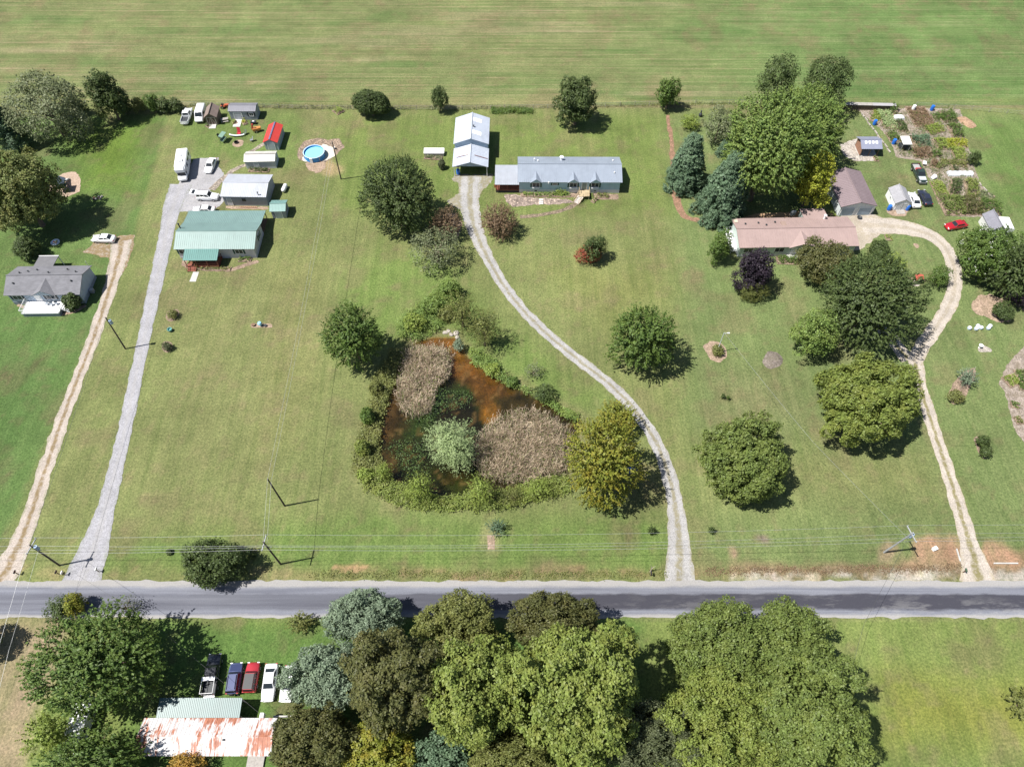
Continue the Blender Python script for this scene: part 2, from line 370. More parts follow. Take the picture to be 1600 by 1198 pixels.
def sheet(name, poly, mat, z=.02, rag=.25, seed=3, pix=True, dome=0., sm=2):
    q = W2(poly) if pix else [Vector(a) for a in poly]
    out = []
    for a, b_ in zip(q, q[1:] + q[:1]):
        k = max(1, int((b_ - a).length / .35))
        for i in range(k):
            p = a.lerp(b_, i / k); out.append((p.x, p.y))
    o = np.array(out)
    for _ in range(sm): o = (np.roll(o, 1, 0) + o * 2 + np.roll(o, -1, 0)) / 4
    o += np.stack([fbm(o[:, 0], o[:, 1], .45, seed + 20) - .5, fbm(o[:, 0], o[:, 1], .45, seed + 27) - .5], -1) * min(rag, .3) * 1.6
    o += np.stack([fbm(o[:, 0], o[:, 1], 1., seed) - .5, fbm(o[:, 0], o[:, 1], 1., seed + 7) - .5], -1) * rag * 2
    me = bpy.data.meshes.new(name); n = len(o)
    if dome:
        c = o.mean(0); v = [(x, y, z) for x, y in o] + [(*(c + (p - c) * .55), z + dome * .8) for p in o] + [(*c, z + dome)]
        me.from_pydata(v, [], [(i, (i + 1) % n, n + (i + 1) % n, n + i) for i in range(n)] + [(n + i, n + (i + 1) % n, 2 * n) for i in range(n)])
    else: me.from_pydata([(x, y, z) for x, y in o], [], [tuple(range(n))])
    me.materials.append(mat); return struct(name, me, None)
def gravel(name, c_track, c_mid, mid=.5, grass=(.13, .15, .05), edge=.7):
    m, t, b, N, L = nodes(name)
    g = N('ShaderNodeNewGeometry'); pos = g.outputs['Position']; a = N('ShaderNodeAttribute'); a.attribute_name = 'across'
    u = mth(t, 'ABSOLUTE', mth(t, 'ADD', a.outputs['Fac'], mth(t, 'MULTIPLY', mth(t, 'SUBTRACT', noise(t, .5, 4, .65, pos), .5), .7)))
    v = N('ShaderNodeTexVoronoi'); v.inputs['Scale'].default_value = 7.5; L(pos, v.inputs['Vector'])
    st = mixc(t, 1., c_track, ramp(t, v.outputs['Color'], [(.1, (.76, .76, .76)), (.5, (1, 1, 1)), (.9, (1.2, 1.2, 1.22))]), 'MULTIPLY')
    n2 = noise(t, 1.4, 4, .7, pos)
    mk = mth(t, 'MULTIPLY', rng01(t, u, .14, .36, 1., 0.), mth(t, 'MULTIPLY', rng01(t, n2, .30, .52), mid))
    cc = mixc(t, mk, st, c_mid)
    ek = mth(t, 'MULTIPLY', rng01(t, u, .72, 1.02), mth(t, 'MULTIPLY', rng01(t, n2, .40, .60), edge))
    cc = mixc(t, ek, cc, grass)
    cc = mixc(t, 1., cc, ramp(t, noise(t, .35, 3, .6, pos), [(.3, (.86, .86, .86)), (.7, (1.1, 1.1, 1.1))]), 'MULTIPLY')
    L(cc, b.inputs['Base Color']); b.inputs['Roughness'].default_value = .95; b.inputs['Specular IOR Level'].default_value = .1
    bump(t, b, v.outputs['Distance'], .5, .05); return m
G_tan = gravel('tan_gravel', (.36, .315, .275), (.20, .15, .085), 1.)
G_grey = gravel('grey_gravel', (.29, .288, .305), (.30, .29, .28), .4, (.10, .12, .04), .5)
G_mid = gravel('limestone_gravel', (.31, .304, .298), (.20, .18, .11), .85, (.2, .18, .09), .8)
G_east = gravel('pale_gravel', (.38, .34, .295), (.19, .17, .085), 1., (.24, .2, .1))
G_loop = gravel('loop_gravel', (.38, .34, .295), (.24, .20, .13), .45, (.24, .2, .1))
# road
m_, t, b, N, L = nodes('asphalt')
g = N('ShaderNodeNewGeometry'); pos = g.outputs['Position']; sp = N('ShaderNodeSeparateXYZ'); L(pos, sp.inputs[0])
def mp2(s):
    n = N('ShaderNodeMapping'); n.inputs['Scale'].default_value = s; L(pos, n.inputs[0]); return n.outputs[0]
wob = mth(t, 'MULTIPLY', mth(t, 'SUBTRACT', noise(t, 1., 5, .7, mp2((.16, .5, 1))), .5), 1.1)
yy = mth(t, 'ADD', sp.outputs[1], wob)
base = mixc(t, 1., (.160, .167, .198), ramp(t, noise(t, 1., 4, .6, mp2((.05, 1.6, 1))), [(.3, (.72, .72, .74)), (.7, (1.2, 1.2, 1.18))]), 'MULTIPLY')
band = mth(t, 'MULTIPLY', rng01(t, yy, 30.5, 31.0), rng01(t, yy, 33.2, 32.9))
band = mth(t, 'MULTIPLY', band, rng01(t, sp.outputs[0], -45., 10., .35, .97))
base = mixc(t, band, base, (.042, .042, .054))
patch = mth(t, 'MULTIPLY', rng01(t, noise(t, 1., 5, .75, mp2((.13, .55, 1))), .50, .60), mth(t, 'MULTIPLY', rng01(t, sp.outputs[0], 0., 40., 0., .4), rng01(t, yy, 33.6, 30.)))
base = mixc(t, patch, base, (.29, .287, .285))
sh = mth(t, 'MAXIMUM', rng01(t, yy, 33.9, 34.4), rng01(t, yy, 30.2, 29.8))
base = mixc(t, mth(t, 'MULTIPLY', sh, .85), base, (.295, .285, .272))
base = mixc(t, 1., base, ramp(t, noise(t, 9., 3, .7, pos), [(.3, (.85, .85, .85)), (.7, (1.15, 1.15, 1.15))]), 'MULTIPLY')
L(base, b.inputs['Base Color']); b.inputs['Roughness'].default_value = .9; b.inputs['Specular IOR Level'].default_value = .2
bump(t, b, noise(t, 14, 3, .7, pos), .3, .02)
ribbon('road', [(-900, 32.4), (-300, 32.4), (0, 32.3), (300, 32.4), (900, 32.6)], [5.5, 5.5], m_, .05, .7, 10, .35, 4, .05)
# driveways
ribbon('west_gravel_driveway', W2([(-2, 908), (10, 893), (40, 830), (75, 720), (110, 620), (150, 520), (172, 450), (186, 405), (190, 375)]), [4.4, 2.7, 2.5, 2.4, 2.3, 2.4, 2.9, 4.2], G_tan, .030, .5, 12, .35, 11)
sheet('gravel_parking_pad', [(128, 393), (140, 387), (146, 377), (172, 383), (186, 368), (211, 366), (207, 392), (192, 430), (172, 425), (171, 405), (150, 399)], G_tan, .022, .4, 12)
ribbon('grey_gravel_driveway', W2([(125, 912), (134, 890), (150, 850), (185, 720), (206, 620), (235, 480), (253, 400), (268, 325), (284, 288)]), [6, 2.8, 2.5, 2.4, 2.5, 2.9, 3.1, 5], G_grey, .034, .5, 12, .25, 13)
sheet('gravel_parking_apron', [(304, 248), (343, 246), (341, 260), (351, 272), (327, 299), (351, 306), (349, 318), (330, 331), (296, 331), (266, 331), (276, 300), (279, 286)], G_grey, .026, .25, 14)
ribbon('centre_gravel_driveway', W2([(1062, 912), (1062, 890), (1061, 830), (1051, 760), (1031, 700), (1000, 648), (960, 605), (900, 560), (840, 510), (791, 455), (757, 395), (738, 350), (733, 310), (736, 276)]), [4.6, 2.6, 2.3, 2.2, 2.2, 2.2, 2.4, 3.8, 4.6], G_mid, .030, .5, 12, .28, 15)
sheet('barn_gravel_apron', [(711, 274), (770, 272), (768, 283), (752, 300), (745, 335), (722, 330), (697, 316), (718, 303), (716, 285), (704, 280)], G_mid, .024, .5, 16)
ribbon('east_gravel_driveway', W2([(1530, 914), (1527, 890), (1515, 850), (1490, 765), (1462, 680), (1441, 615), (1432, 580), (1430, 555)]), [5.5, 2.8, 2.5, 2.3, 2.3, 2.4, 2.7], G_east, .030, .5, 12, .3, 17)
ribbon('gravel_loop_driveway', W2([(1428, 566), (1440, 540), (1470, 503), (1494, 455), (1490, 405), (1462, 368), (1405, 353), (1345, 352)]), [2.7, 2.7, 2.7, 2.7, 3.0, 4.4, 5.6], G_loop, .036, .5, 12, .3, 18)
ribbon('gravel_side_branch', W2([(1420, 562), (1400, 540), (1390, 520), (1372, 512), (1350, 500)]), [3, 2.6, 2.4, 2.4], G_east, .026, .5, 12, .3, 19)
sheet('garage_gravel_yard', [(1312, 338), (1366, 334), (1395, 350), (1352, 385), (1330, 395), (1324, 360)], G_loop, .022, .5, 20)
# ================================================================ VEGETATION
def unit(a): return a / (np.linalg.norm(a, axis=-1, keepdims=True) + 1e-9)
def fib(n, rs):
    i = np.arange(n) + .5; ph = np.arccos(1 - 2 * i / n); th = math.pi * (1 + 5 ** .5) * i + rs.rand() * 6.28
    d = np.stack([np.cos(th) * np.sin(ph), np.sin(th) * np.sin(ph), np.cos(ph)], -1)
    return unit(d + rs.randn(n, 3) * .16)
def leaves(rs, pos, nrm, size, slim=.55, up=.3, jit=.38):
    n = len(pos)
    nn = unit(nrm * .6 + rs.randn(n, 3) * jit + np.array([0, 0, up]))
    a = unit(np.cross(nn, rs.randn(n, 3))); b_ = np.cross(nn, a)
    s = (size * rs.uniform(.6, 1.35, n))[:, None]
    V = np.stack([pos - a * s * .5, pos + b_ * s * slim * .5 - nn * s * .08, pos + a * s * .5, pos - b_ * s * slim * .5 - nn * s * .08], 1).reshape(-1, 3)
    return V
def crown_lobes(rs, rx, rz, style):
    if style in ('clumpy', 'broad') and rx > 2.2:
        # boughs of real size, more of them on a bigger crown
        rl = (.62 + .05 * rx) if style == 'clumpy' else (.9 + .07 * rx)
        n = int(min(210, 4 * (rx / rl) ** 2 * 1.1)); d = fib(n, rs); d = d[d[:, 2] > -.6]; n = len(d)
        r = rl * rs.uniform(.62, 1.3, n); az = np.arctan2(d[:, 1], d[:, 0]); ph = rs.rand(3) * 6.28
        wob = 1 + .12 * np.sin(2 * az + ph[0]) + .10 * np.sin(3 * az + ph[1]) + .08 * np.sin(5 * az + 4 * d[:, 2] + ph[2])
        c = d * np.stack([rx - r * .8, rx - r * .8, rz - r * .8], -1) * (wob * rs.uniform(.76, 1.08, n))[:, None]
        keep = rs.rand(n) > .2; c, r = c[keep], r[keep]
        return np.concatenate([np.column_stack([c, r]), [[0, 0, -.05 * rz, .44 * min(rx, rz)]]])
    if style == 'pine':
        Ls = []; nt_ = 7
        for k in range(nt_):
            f = k / (nt_ - 1); z = -rz * .85 + f * rz * 1.75; rad = rx * (1.02 - .86 * f ** 1.3) * rs.uniform(.9, 1.08)
            nb = max(3, int(11 * (1 - f * .75)))
            for j in range(nb):
                a = 6.283 * (j + rs.rand() * .6) / nb + k
                for q in (.45, .8):
                    rr = rad * q * rs.uniform(.88, 1.12)
                    Ls.append((math.cos(a) * rr, math.sin(a) * rr, z - rr * .05 + rs.randn() * .15, rx * (.19 if q > .5 else .24) * rs.uniform(.8, 1.25)))
        Ls.append((0, 0, rz * .92, rx * .16)); return np.array(Ls)
    n = {'broad': 20, 'clumpy': 40, 'spiky': 16, 'airy': 16, 'ball': 14, 'willow': 16}[style]
    lr = {'broad': .40, 'clumpy': .27, 'spiky': .42, 'airy': .34, 'ball': .42, 'willow': .36}[style]
    d = fib(n, rs); d = d[d[:, 2] > -.62]; n = len(d)
    r = lr * rs.uniform(.72, 1.28, n); k = (1 - r) * rs.uniform(.74, 1.16, n)
    if style in ('ball',): k = (1 - r) * rs.uniform(.96, 1.04, n)
    c = d * k[:, None]
    Ls = np.concatenate([np.column_stack([c, r]), [[0, 0, -.05, .52]]])
    Ls[:, :2] *= rx; Ls[:, 2] *= rz; Ls[:, 3] *= (rx * rx * rz) ** (1 / 3)
    return Ls
def crown_mesh(name, mat, seed, rx, rz, style='broad', leaf=.40, dens=1., asym=None):
    rs = np.random.RandomState(seed); Ls = crown_lobes(rs, rx, rz, style)
    cr = {'broad': .42, 'clumpy': .38, 'spiky': .40, 'airy': .5, 'ball': .22, 'willow': .45, 'pine': .34}[style] * min(1, rx / 3.5 + .25)
    per = {'broad': 11, 'clumpy': 12, 'spiky': 15, 'airy': 5, 'ball': 9, 'willow': 9, 'pine': 12}[style]
    sp = {'broad': 1.5, 'clumpy': 1.75, 'spiky': 1.1, 'airy': 1.1, 'ball': 1.6, 'willow': 1.3, 'pine': 1.6}[style]
    VV = []
    cs, ns = [], []
    for i, (x, y, z, r) in enumerate(Ls):
        m = max(5, int(4 * math.pi * r * r / (cr * cr * 2.6) * sp * dens * .55))
        d = unit(rs.randn(m, 3)); d = d[d[:, 2] > -.75]
        p = np.array([x, y, z]) + d * r * rs.uniform(.86, 1.10, (len(d), 1))
        D_ = np.linalg.norm(p[:, None] - Ls[None, :, :3], axis=-1) / Ls[None, :, 3]; D_[:, i] = 9
        ok = (D_ > .78).all(1); cs.append(p[ok]); ns.append(d[ok])
    c = np.concatenate(cs); n = np.concatenate(ns); M = len(c)
    out = unit(c / np.array([rx, rx, rz]) + np.array([0, 0, .15]))
    n = unit(n * .7 + out * .5)
    rep = lambda a: np.repeat(a, per, 0)
    if style in ('spiky', 'willow'):
        ln = cr * (3.1 if style == 'spiky' else 3.0) * rs.uniform(.6, 1.3, (M * per, 1)) * 0 + cr * np.repeat(rs.uniform(1.4, 4.8, (M, 1)), per, 0)
        ax = unit(out * 1.0 + n * .5 + rs.randn(M, 3) * .35 + np.array([0, 0, .05 if style == 'spiky' else -.55]))
        tt = rs.uniform(-.3, 1, (M * per, 1))
        pos = rep(c) + rep(ax) * tt * ln + rs.randn(M * per, 3) * cr * .26 * (1.15 - np.clip(tt, 0, 1))
        VV.append(leaves(rs, pos, rep(n), leaf, .5 if style == 'spiky' else .3, .45))
    else:
        sc3 = np.array([1, 1, .62]) if style == 'pine' else np.array([1, 1, .8])
        pos = rep(c) + rs.randn(M * per, 3) * cr * .62 * sc3
        VV.append(leaves(rs, pos, rep(n), leaf, .34 if style == 'pine' else .6, .55 if style == 'pine' else .35))
    # sparse leaves inside the crown
    k = int(M * per * .16)
    if style != 'airy':
        q = unit(rs.randn(k, 3)) * rs.uniform(.25, .72, (k, 1)) * np.array([rx, rx, rz]); VV.append(leaves(rs, q, unit(q), leaf * 1.5))
    V = np.concatenate(VV)
    hr = np.percentile(np.hypot(V[:, 0], V[:, 1]), 99.2); hz = np.percentile(V[:, 2], 99); V = V * np.array([rx / hr, rx / hr, min(max(rz / hz, .7), 1.15)])
    Ls = Ls * np.array([rx / hr, rx / hr, rx / hr, rx / hr])
    if asym is not None: V = V * np.array(asym)
    return npmesh(name, V, np.arange(len(V)).reshape(-1, 4), mat), Ls
BARK = pm('bark', (.16, .12, .09), .9, .3, 3, bmp=.5)
def trunk_mesh(seed, h, r, Ls, base, n=8, mat=None):
    """trunk from z=0 to crown centre base=(0,0,h) with limbs to some lobes"""
    rs = random.Random(seed); mb = MB()
    pts = [Vector((0, 0, 0)), Vector((rs.uniform(-.1, .1), rs.uniform(-.1, .1), h * .4)), Vector((0, 0, h * .75)), Vector((0, 0, h * 1.12))]
    rr = [r * 1.25, r, r * .75, r * .35]
    for i in range(3): mb.cyl(pts[i], pts[i + 1], rr[i], rr[i + 1], 7)
    if Ls is not None:
        for l in rs.sample(list(Ls), min(n, len(Ls))):
            s = Vector((0, 0, h * rs.uniform(.45, .8))); e = Vector((l[0] * .85, l[1] * .85, h + l[2] * .8)); m = s.lerp(e, .5) + Vector((0, 0, .12 * h))
            mb.cyl(s, m, r * .45, r * .28, 5); mb.cyl(m, e, r * .28, r * .1, 5)
    return mb.mesh('trunk', mat or BARK)
SEED = [100]
def tree(px, py, wp, hp, mat, label, style='broad', name='tree', cat='tree', clear=1.6, leaf=.42, dens=1., group=None, asym=None, trunk=True, limbs=8, zoff=0.):
    """crown centre (px,py), width and height in pixels; base stands on the ground below it"""
    SEED[0] += 1; sd_ = SEED[0]
    r, rz = 3., 3.
    if py > 960 and clear >= 2: wp, hp = wp * 1.1, hp * 1.1
    for _ in range(6):
        zc = clear + rz * .92; p = P(px, py, zc); s = F / depth(p); r = wp / 2 / s
        e = math.atan2(HC - zc, math.hypot(p.x, p.y)); h = hp / 2 / s
        rz2 = (h * h - (r * math.sin(e)) ** 2) / math.cos(e) ** 2
        rz = min(max(math.sqrt(max(rz2, 0)), .68 * r), 1.3 * r)
        ry = min(max(math.sqrt(max(h * h - (rz * math.cos(e)) ** 2, 0)) / math.sin(e), .62 * r), 1.08 * r)
    t_ = thing(name, label, cat, (p.x, p.y, zoff), 0, group)
    k = 1.0
    me, Ls = crown_mesh('crown', mat, sd_, r * k, rz * k, style, leaf, dens, (1, ry / r, 1))
    link('crown', me, t_, (0, 0, zc - zoff))
    if trunk: link('trunk', trunk_mesh(sd_, zc - zoff, max(.06, r * .055), Ls * .9, None, limbs), t_)
    return t_
def shrub(px, py, wp, hp, mat, label, style='ball', name='shrub', cat='shrub', **k):
    k.setdefault('clear', .05); k.setdefault('leaf', .28); k.setdefault('limbs', 4)
    return tree(px, py, wp, hp, mat, label, style, name, cat, **k)
LM = {
 'green': leafmat('leaf_green', (.060, .100, .022)), 'dark': leafmat('leaf_dark', (.046, .068, .021), alt=(.068, .092, .026)),
 'bright': leafmat('leaf_bright', (.098, .148, .036), alt=(.15, .185, .042)), 'yellow': leafmat('leaf_yellowgreen', (.19, .215, .022), alt=(.25, .24, .03)),
 'olive': leafmat('leaf_olive', (.098, .112, .032), alt=(.14, .14, .042)), 'brownish': leafmat('leaf_brownolive', (.062, .068, .022), alt=(.092, .086, .028)),
 'blue': leafmat('leaf_bluegreen', (.072, .115, .066), alt=(.098, .145, .08)), 'pale': leafmat('leaf_pale', (.19, .245, .11), alt=(.25, .31, .15)),
 'grey': leafmat('leaf_greygreen', (.10, .12, .058), alt=(.14, .15, .085)), 'purple': leafmat('leaf_purple', (.018, .013, .020), alt=(.03, .02, .03)),
 'redbrown': leafmat('leaf_redbrown', (.125, .085, .05), alt=(.17, .115, .07)), 'autumn': leafmat('leaf_autumn', (.105, .130, .040), alt=(.15, .14, .042)),
 'gold': leafmat('leaf_gold', (.125, .145, .022), alt=(.21, .16, .022)), 'sage': leafmat('leaf_sage', (.118, .156, .102), alt=(.16, .205, .135)),
 'big': leafmat('leaf_oak', (.088, .120, .030), alt=(.125, .15, .036)), 'big2': leafmat('leaf_walnut', (.112, .145, .032), alt=(.155, .17, .038)),
 'greybig': leafmat('leaf_dullgrey', (.062, .075, .034), alt=(.085, .095, .05)), 'orange': leafmat('leaf_orange', (.22, .15, .03), alt=(.32, .15, .03)),
 'lime': leafmat('leaf_lime', (.135, .18, .036), alt=(.19, .22, .05)), 'white': leafmat('petal_white', (.75, .75, .72), .1, (.7, .7, .7)),
 'red': leafmat('leaf_red', (.19, .05, .03), alt=(.15, .08, .03)),
}
# --- north-west yard
tree(-2, 190, 62, 75, LM['blue'], 'dark blue-green pine cut off by the left edge of the photo', 'pine', 'pine_tree')
tree(75, 168, 128, 108, LM['grey'], 'large feathery pale olive tree in the upper left yard corner', 'airy', 'feathery_tree', leaf=.42, dens=3.2, clear=.6, limbs=14)
tree(166, 148, 58, 70, LM['dark'], 'dark upright tree beside the feathery tree on the back hedge line', 'broad', 'fence_tree')
tree(30, 302, 130, 128, LM['autumn'], 'large tree with yellowing leaves shading the playhouse in the west yard', 'broad', 'shade_tree', limbs=10, clear=1.2)
shrub(38, 213, 30, 26, LM['grey'], 'scraggly grey shrub below the feathery tree at the left edge', 'airy', dens=2.)
shrub(42, 388, 40, 38, LM['dark'], 'round dark green shrub behind the grey shingled house', 'ball')
shrub(112, 471, 28, 28, LM['dark'], 'round dark shrub against the wall beside the white deck stairs', 'ball')
for i, (x, y, a, b_, m, lb) in enumerate([(120, 168, 36, 26, 'dark', 'dark hedge shrub between feathery tree and upright tree on fence line'), (192, 168, 30, 26, 'dark', 'dark hedge shrub right beside the upright fence tree'),
        (214, 164, 28, 24, 'olive', 'olive hedge shrub third along the back hedge'), (238, 162, 26, 30, 'green', 'tallest green shrub in the short back hedge'), (256, 165, 26, 24, 'dark', 'low dark shrub next to last in the back hedge'),
        (274, 165, 24, 22, 'dark', 'last hedge shrub beside the white pickup truck')]):
    shrub(x, y, a, b_, LM[m], lb, 'broad', 'hedge_shrub', group='shrubs of the back hedge', leaf=.34)
# --- green-roofed house lot
tree(335, 879, 104, 78, LM['dark'], 'dark bushy tree standing beside the road near the utility poles', 'broad', 'roadside_tree', clear=.2, leaf=.36, dens=1.2)
shrub(264, 862, 11, 10, LM['dark'], 'small clipped dark ball left of the roadside tree', 'ball', 'clipped_ball', leaf=.2)
shrub(396, 867, 12, 9, LM['dark'], 'small clipped dark ball right of the roadside tree', 'ball', 'clipped_ball', leaf=.2)
shrub(384, 862, 18, 14, LM['pale'], 'pale spiky yucca beside the roadside tree', 'spiky', 'yucca', 'plant', leaf=.3)
# --- back fence line
shrub(580, 163, 62, 40, LM['dark'], 'broad rounded dark bush on the back fence left of the barn', 'ball', 'round_bush', leaf=.34, dens=1.2)
tree(686, 154, 29, 38, LM['dark'], 'small dark tree on the fence just left of the barn', 'broad', 'small_tree', clear=.9, leaf=.34)
tree(901, 160, 70, 74, LM['dark'], 'rounded dark green tree on the back fence behind the blue house', 'broad', 'fence_tree', clear=.8)
tree(1045, 147, 42, 46, LM['green'], 'small green tree on the back fence left of the pines', 'broad', 'small_tree', clear=.7)
# --- centre lot
tree(624, 308, 128, 122, LM['dark'], 'large dark olive tree left of the gravel drive below the barn', 'spiky', 'large_tree', leaf=.42, limbs=10, clear=.8, dens=1.1)
shrub(697, 350, 54, 54, LM['redbrown'], 'reddish brown bush left of the gravel drive', 'spiky', 'smoke_bush', leaf=.3, dens=1.8)
shrub(779, 347, 62, 58, LM['redbrown'], 'reddish brown bush right of the drive below the blue house porch', 'spiky', 'smoke_bush', leaf=.3, dens=1.8)
tree(682, 388, 88, 74, LM['grey'], 'thin grey-green willow beside the drive below the brown bush', 'airy', 'willow_tree', dens=2., clear=.5, leaf=.32, limbs=16)
tree(930, 388, 44, 46, LM['dark'], 'small dark green tree growing out of a red shrub on the centre lawn', 'broad', 'small_tree', clear=.4, leaf=.34)
shrub(918, 398, 46, 34, LM['red'], 'red leaved shrub around the foot of the small lawn tree', 'broad', 'red_shrub', leaf=.3)
tree(552, 526, 98, 106, LM['green'], 'bright spiky-edged maple beside the upper left of the pond', 'spiky', 'maple_tree', clear=1., leaf=.44, dens=1.1)
tree(1003, 527, 112, 112, LM['green'], 'spiky-edged maple alone on the lawn right of the curving drive', 'spiky', 'maple_tree', clear=1., leaf=.44, dens=1.1)
# --- around the pond
tree(722, 488, 62, 66, LM['olive'], 'yellow-olive willow at the head of the pond', 'willow', 'willow_tree', clear=.4, leaf=.4)
tree(757, 515, 64, 70, LM['olive'], 'darker olive willow on the right bank at the head of the pond', 'willow', 'willow_tree', clear=.4, leaf=.4)
shrub(716, 540, 20, 28, LM['sage'], 'pale sage shrub where the orange shallows begin', 'airy', dens=3)
tree(706, 699, 92, 96, LM['pale'], 'pale mint-green willow standing in the pond', 'willow', 'pale_willow', leaf=.32, dens=2.2, zoff=-.8, clear=-1.2)
tree(943, 722, 128, 138, LM['gold'], 'golden green tree at the right corner of the pond beside the drive', 'spiky', 'golden_tree', clear=.8, leaf=.42, dens=1.1)
tree(962, 655, 76, 62, LM['gold'], 'smaller yellowing tree behind the golden tree by the drive', 'spiky', 'yellowing_tree', clear=.8)
for x, y, a, b_, m, lb in [(600, 737, 32, 34, 'lime', 'small light green willow bush at the lower left corner of the pond'), (655, 762, 60, 62, 'lime', 'light green willow bush on the lower left pond bank'), (752, 768, 56, 64, 'lime', 'light green willow bush at the middle of the lower pond bank'),
        (800, 774, 46, 36, 'olive', 'dull olive bush between two willow bushes on the lower pond bank'), (843, 763, 60, 50, 'lime', 'light green willow bush nearest the golden tree')]:
    tree(x, y, a, b_, LM[m], lb, 'willow', 'willow_bush', 'bush', clear=.1, leaf=.36, dens=1.2, group='bushes along the lower pond bank')
for x, y, a, b_, m, lb in [(703, 452, 38, 36, 'bright', 'topmost bright shrub at the tip of the upper pond bank'), (676, 478, 42, 38, 'bright', 'second bright shrub down the upper left pond bank'), (646, 505, 40, 36, 'lime', 'lime-green shrub nearest the spiky maple on the upper left pond bank'), (697, 490, 28, 26, 'olive', 'olive shrub between the bright bank shrubs and the head willow'),
        (588, 606, 24, 26, 'olive', 'uppermost small shrub on the left pond bank'), (574, 650, 26, 28, 'green', 'middle small green shrub on the left pond bank'), (566, 700, 26, 30, 'big2', 'lower small shrub on the left pond bank'), (572, 742, 30, 28, 'lime', 'light shrub at the bottom end of the left pond bank'), (770, 578, 26, 24, 'lime', 'light green shrub on the right bank beside the orange shallows'), (800, 596, 22, 20, 'green', 'small green shrub further along the right pond bank')]:
    shrub(x, y, a, b_, LM[m], lb, 'broad', 'bank_shrub', leaf=.34, group='shrubs on the pond banks')
shrub(833, 580, 36, 32, LM['grey'], 'thin grey half-bare shrub on the right pond bank', 'airy', dens=1.5, limbs=12)
shrub(851, 614, 40, 32, LM['dark'], 'rounded dark shrub on the right pond bank', 'broad')
shrub(775, 823, 38, 36, LM['blue'], 'round blue-green bush below the pond near the road', 'spiky', 'juniper_bush')
shrub(1018, 828, 16, 17, LM['dark'], 'tiny sapling left of the drive mouth', 'spiky', 'sapling', leaf=.24)
shrub(1112, 828, 13, 14, LM['dark'], 'tiny sapling right of the drive mouth', 'spiky', 'sapling', leaf=.24)
# --- right-hand lot
tree(1162, 716, 164, 132, LM['big'], 'wide spreading maple on the lower right lawn between the two drives', 'clumpy', 'spreading_maple', clear=.7, leaf=.42, dens=.9)
tree(1357, 628, 186, 138, LM['big2'], 'big light green tree beside the fork of the gravel drive', 'clumpy', 'large_tree', clear=1.2, leaf=.42, limbs=10)
tree(1357, 468, 166, 150, LM['dark'], 'big dark green tree in front of the mauve house', 'spiky', 'large_tree', clear=1.4, leaf=.44, limbs=10, dens=1.15)
tree(1288, 409, 92, 76, LM['brownish'], 'brown-tinged tree covering the right end of the mauve house front', 'broad', 'brownish_tree', clear=1.2, leaf=.36)
tree(1275, 521, 78, 80, LM['bright'], 'yellow-green young tree left of the big dark tree', 'broad', 'young_tree', clear=1.2, leaf=.36, dens=.75)
tree(1178, 422, 66, 70, LM['purple'], 'dark purple leaved tree in front of the mauve house', 'broad', 'purple_tree', clear=.9, leaf=.34, dens=1.3)
shrub(1178, 457, 54, 30, LM['olive'], 'olive bush at the foot of the purple tree', 'broad', 'olive_bush')
shrub(1125, 386, 46, 62, LM['green'], 'upright green bush at the left end of the mauve house', 'broad', 'upright_bush', leaf=.34)
tree(1077, 252, 70, 108, LM['blue'], 'blue-green pine at the left of the big tree group', 'pine', 'pine_tree', clear=.6, leaf=.46, dens=1.2)
tree(1136, 292, 88, 106, LM['blue'], 'broad grey-green pine in front of the big tree group behind the mauve house', 'pine', 'pine_tree', clear=.6, leaf=.48, dens=1.1)
tree(1198, 238, 150, 172, LM['bright'], 'tallest bright green maple of the group behind the mauve house', 'spiky', 'tall_maple', clear=1.6, leaf=.48, limbs=10, dens=1.05)
tree(1260, 207, 122, 122, LM['bright'], 'bright green maple behind and right of the tallest maple', 'spiky', 'tall_maple', clear=1.6, leaf=.48)
tree(1270, 284, 74, 84, LM['yellow'], 'yellow-green tree between the mauve house and its garage', 'broad', 'yellow_tree', clear=1.2, leaf=.4)
tree(1215, 127, 66, 76, LM['dark'], 'left one of the two dark trees on the back fence above the maples', 'airy', 'fence_tree', dens=3.4, clear=1.2)
tree(1290, 132, 78, 88, LM['dark'], 'right one of the two dark trees on the back fence above the maples', 'airy', 'fence_tree', dens=3.4, clear=1.2)
tree(1124, 196, 58, 56, LM['grey'], 'thin greyish tree behind the blue-green pine', 'airy', 'thin_tree', dens=2.2, clear=.6)
shrub(1078, 191, 32, 26, LM['lime'], 'small lime-green tree above the blue-green pine', 'broad', 'small_tree')
shrub(1130, 232, 22, 24, LM['blue'], 'small dark conifer between the pines and the tallest maple', 'pine', 'small_conifer')
shrub(1375, 388, 31, 26, LM['dark'], 'round dark shrub inside the bend of the gravel loop', 'ball')
shrub(1396, 413, 42, 38, LM['lime'], 'lime-green shrub between the big dark tree and the loop lawn', 'broad')
shrub(1470, 433, 40, 38, LM['green'], 'rounded green shrub at the inner edge of the gravel loop', 'broad')
tree(1541, 396, 98, 88, LM['green'], 'crepe myrtle with white flowers by the red car', 'broad', 'crepe_myrtle', clear=.4, leaf=.38)
tree(1590, 424, 92, 96, LM['dark'], 'dense dark tree at the right edge beside the crepe myrtle', 'spiky', 'dense_tree', clear=.5, leaf=.42)
shrub(1600, 463, 56, 44, LM['purple'], 'dull purple-grey shrub at the right edge below the dense tree', 'broad', 'purple_shrub')
shrub(1568, 487, 34, 30, LM['dark'], 'clipped round shrub on the mulch mound at the right edge', 'ball', 'clipped_shrub', leaf=.2, dens=1.4)
shrub(1511, 590, 38, 36, LM['sage'], 'silvery sage shrub in the lens-shaped lawn bed', 'spiky')
shrub(1493, 620, 29, 24, LM['olive'], 'olive shrub below the silvery sage in the lawn bed', 'broad')
